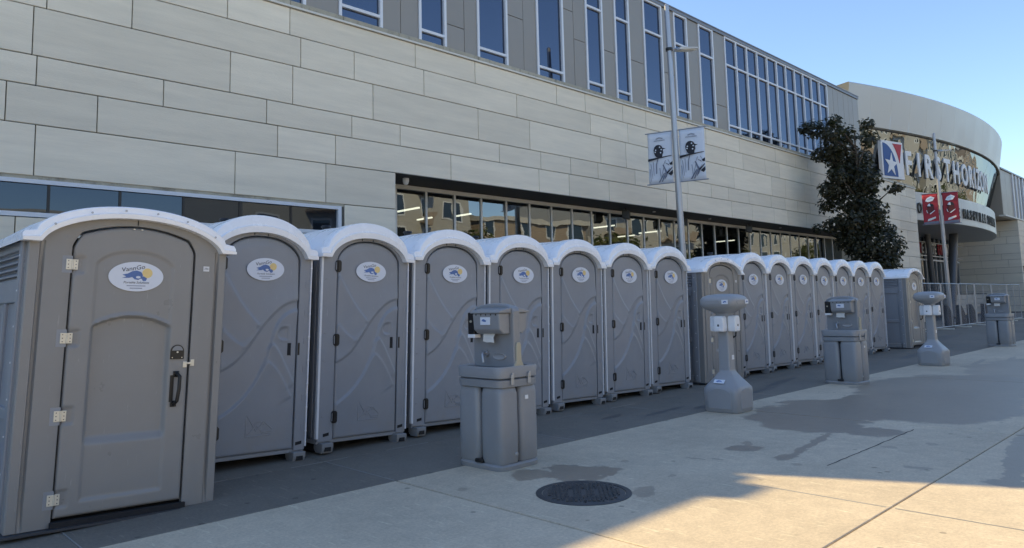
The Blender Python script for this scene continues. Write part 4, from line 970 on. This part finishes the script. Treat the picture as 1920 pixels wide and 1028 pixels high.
def banner(pole, z0, z1, side, lab, m, lean, art):
    w = .70; h = z1-z0; zc = (z0+z1)/2; bx = pole[0]-math.tan(math.radians(1.9))*zc
    rz = BD+PI                   # local +x runs towards the camera side
    t = thing('banner', lab, 'banner', (bx, pole[1], zc), (0, 0, rz), 'banners on lamp posts')
    o = .10 if side > 0 else -.10-w
    V = []; F = []; n = 10
    for j in range(n+1):
        for i in range(n+1):
            u, v = i/n, j/n; V.append((o+w*u, .018*math.sin(u*5+v*2)*math.sin(v*PI), -h/2+h*v+0*lean))
    F = [(j*(n+1)+i, j*(n+1)+i+1, (j+1)*(n+1)+i+1, (j+1)*(n+1)+i) for j in range(n) for i in range(n)]
    F += []
    mb = MB().add(V, F); k = len(mb.v); c = mb.obj('cloth', m, t, 60); sol = c.modifiers.new('solid', 'SOLIDIFY'); sol.thickness = .004
    for zz in (-h/2-.01, h/2+.01): MB().tube([(.05*side, 0, zz), (side*(.10+w+.06), 0, zz)], .016, 8).obj('banner_arm', m_pole, t, 40)
    art(t, o, w, h)
    return t
YB = -.026
def pr(t, name, pts, m, d=0.): MB().prism(pts, YB-.004-d, YB-d).obj(name, m, t)
def art_white(t, o, w, h):
    def q(pts): return [(o+w*a, h*(b-.5)) for a, b in pts]
    el = lambda cx, cy, rx, ry, n=20: [(cx+rx*math.cos(2*PI*k/n), cy+ry*math.sin(2*PI*k/n)) for k in range(n)]
    pr(t, 'helmet_print', q([(.26,.60),(.24,.66),(.28,.72),(.36,.755),(.46,.76),(.56,.74),(.62,.69),(.74,.675),(.62,.66),(.64,.60),(.60,.565),(.58,.515),(.36,.515),(.30,.55)]), m_ink)
    pr(t, 'bat_print', q([(.0,.495),(.4,.512),(.97,.53),(.97,.518),(.4,.485),(.0,.445)]), m_ink, .004)
    pr(t, 'shirt_line', q([(.40,.49),(.43,.49),(.36,.38),(.35,.20),(.31,.19),(.32,.38)]), m_inkg)
    pr(t, 'shirt_fold', q([(.58,.36),(.64,.35),(.72,.26),(.80,.20),(.74,.12),(.64,.06),(.70,.18),(.66,.26)]), m_inkg)
    pr(t, 'shirt_fold', q([(.40,.02),(.46,.02),(.66,.19),(.64,.20)]), m_inkg); pr(t, 'shirt_fold', q([(.52,.02),(.58,.03),(.72,.21),(.70,.22)]), m_inkg)
    pr(t, 'sleeve_print', q([(.74,.20),(.98,.30),(.98,.28),(.77,.17)]), m_ink, .004)
    pr(t, 'shirt_fold', q([(.68,.40),(.84,.36),(.86,.33),(.74,.37)]), m_inkg)
    pr(t, 'arm_print', q([(.80,.17),(.99,.24),(.99,.17),(.92,.13)]), m_ink); pr(t, 'glove_print', q([(.86,.37),(.99,.41),(.99,.34),(.9,.34)]), m_ink)
    for k in range(7): pr(t, 'crest_print', q([(.36+.04*k,.868+.006*(3-abs(k-3))),(.385+.04*k,.868+.006*(3-abs(k-3))),(.385+.04*k,.892+.006*(3-abs(k-3))),(.36+.04*k,.892+.006*(3-abs(k-3)))]), m_inkg)
    for k in range(9): pr(t, 'fine_print', q([(.27+.05*k,.836),(.305+.05*k,.836),(.305+.05*k,.850),(.27+.05*k,.850)]), m_inkg)
    for a_, b_ in ((.33,.66),(.31,.62),(.50,.71),(.56,.66),(.53,.60)): pr(t, 'helmet_hole', q(el(a_, b_, .028, .014, 8)), m_stick, .004)
    for a_, b_, c_, d_ in ((.10,.40,.16,.10),(.20,.43,.22,.16),(.62,.30,.52,.12),(.70,.44,.60,.33),(.86,.28,.78,.22),(.46,.30,.50,.08),(.80,.45,.88,.38),(.06,.30,.10,.05)):
        pr(t, 'shirt_crease', q([(a_,b_),(a_+.02,b_),(c_+.012,d_),(c_,d_)]), m_inkg)
def art_red(t, o, w, h):
    def q(pts): return [(o+w*a, h*(b-.5)) for a, b in pts]
    pr(t, 'logo_print', q([(.18,.76),(.30,.86),(.55,.92),(.80,.86),(.66,.76),(.36,.73)]), m_stick); pr(t, 'logo_lettering', q([(.32,.80),(.66,.84),(.66,.87),(.34,.83)]), m_sky, .004)
    pr(t, 'cap_print', q([(.14,.575),(.30,.60),(.36,.66),(.50,.685),(.66,.66),(.72,.58),(.40,.57)]), m_ink); pr(t, 'cap_front', q([(.30,.60),(.36,.66),(.48,.68),(.50,.585)]), m_stick, .004)
    pr(t, 'face_print', q([(.30,.57),(.27,.50),(.24,.44),(.28,.40),(.36,.34),(.55,.36),(.74,.42),(.72,.57)]), m_skin); pr(t, 'beard_light', q([(.22,.46),(.24,.40),(.30,.36),(.32,.37),(.27,.42),(.25,.47)]), m_stick, .004)
    pr(t, 'collar_print', q([(.40,.33),(.48,.33),(.78,.44),(.74,.45),(.46,.36)]), m_stick, .004)
    pr(t, 'lettering_print', q([(.25,.10),(.30,.17),(.78,.24),(.80,.19),(.45,.12)]), m_letter); pr(t, 'foot_band', q([(.02,.01),(.98,.01),(.98,.10),(.02,.07)]), m_inkg)
banner(P1, 4.76, 6.20, 1, 'white banner with dark batter print, right of the near lamp post', m_bannerw, 0, art_white)
banner(P1, 4.76, 6.20, -1, 'white banner with dark batter print, left of the near lamp post', m_bannerw, 0, art_white)
banner(P2, 5.12, 6.70, 1, 'red banner with ballplayer in cap, right of the far lamp post', m_redc, 0, art_red)
banner(P2, 5.12, 6.70, -1, 'red banner with ballplayer in cap, left of the far lamp post', m_redc, 0, art_red)

# ================================================================== MANHOLE, FENCE, BOLLARDS
mh = thing('manhole_cover', 'round cast iron manhole cover set in the concrete', 'manhole cover', (4.39, 3.76, .004), (0, 0, .75))
MB().loft([(-.02,.37,.37,2,0,0),(.0,.37,.37,2,0,0),(.003,.365,.365,2,0,0),(.003,.325,.325,2,0,0),(-.006,.322,.322,2,0,0)], 48, False, False).obj('ring', m_iron, mh, 40)
MB().loft([(-.012,.319,.319,2,0,0),(-.003,.319,.319,2,0,0),(-.001,.31,.31,2,0,0)], 48).obj('plate', m_iron, mh, 40)
st_ = MB()
for i in range(-7, 8):
    for j in range(-9, 10):
        xx, yy = i*.042, j*.033
        if xx*xx+yy*yy < .292**2 and (abs(i) > 2 or j not in (-3, 0, 3)):
            if (i+j) % 5: st_.box(xx-.013, xx+.013, yy-.0115, yy+.0115, -.002, .009)
            else: st_.box(xx-.017, xx+.017, yy-.0055, yy+.0055, -.002, .009)
tag(st_.obj('tread_pattern', m_iron, mh), kind='stuff')
for s_ in (-1, 1): MB().box(s_*.275-.02, s_*.275+.02, -.006, .006, -.001, .0045).obj('pick_hole', m_dark, mh)
fx = [32.2, 35.0, 37.6, 40.2, 43.3, 46.4, 49.5]
for i, (a, b) in enumerate(zip(fx, fx[1:])):
    t = thing('fence_panel', 'temporary wire fence panel, %s of the six from the left' % ORD[i], 'fence', (a, 9.45-.02*i, 0), (0, 0, 0), 'temporary fence panels')
    w = b-a-.06; f = MB()
    f.tube([(0,0,.08),(0,0,1.98)], .022, 8); f.tube([(w,0,.08),(w,0,1.98)], .022, 8); f.tube([(0,0,1.96),(w,0,1.96)], .02, 8); f.tube([(0,0,.1),(w,0,.1)], .02, 8); f.tube([(w/2,0,.1),(w/2,0,1.96)], .015, 8)
    f.obj('frame', m_galv, t, 40)
    wi = MB(); n = int(w/.11)
    for k in range(-17, n+1):
        for sg_ in (1, -1):
            xa, xb = k*.11, k*.11+1.86; za, zb_ = (.1, 1.96) if sg_ > 0 else (1.96, .1)
            t0 = max(0, -xa/1.86); t1 = min(1, (w-xa)/1.86)
            if t1 > t0: wi.tube([(xa+1.86*t0, .0, za+(zb_-za)*t0), (xa+1.86*t1, .0, za+(zb_-za)*t1)], .0011, 3, False)
    tag(wi.obj('wire_mesh', m_galv, t), kind='stuff')
    for xx in (0, w): MB().box(xx-.03, xx+.03, -.38, .38, 0, .06).obj('stand_foot', m_drip, t, bevel=.01)
for i, (xx, yy) in enumerate(((37.3, 9.86), (39.5, 9.9), (41.6, 9.95), (44.1, 9.92))):
    t = thing('bollard', 'dark tapered bollard with slanted top behind the fence, %s from the left' % ORD[i], 'bollard', (xx, yy, 0), (0, 0, -.35), 'slanted bollards')
    MB().loft([(0,.24,.17,5,0,0),(.03,.235,.165,5,0,0),(.62,.185,.13,5,0,0)], 28, True, False).obj('shaft', m_boll, t, 45)
    rows = []
    for z, sx in ((.62, 1.), (.8, .97), (.92, .9), (.98, .8)):
        rows.append([((lambda c: -.185+(.185+.185*c)*(1-(z-.62)*1.65 if z > .62 else 1))(math.copysign(abs(math.cos(q))**.4, math.cos(q))), .13*sx*math.copysign(abs(math.sin(q))**.4, math.sin(q)), z) for q in [2*PI*(k+.5)/28 for k in range(28)]])
    MB().grid(rows, True, False, True).obj('slanted_top', m_boll, t, 45)
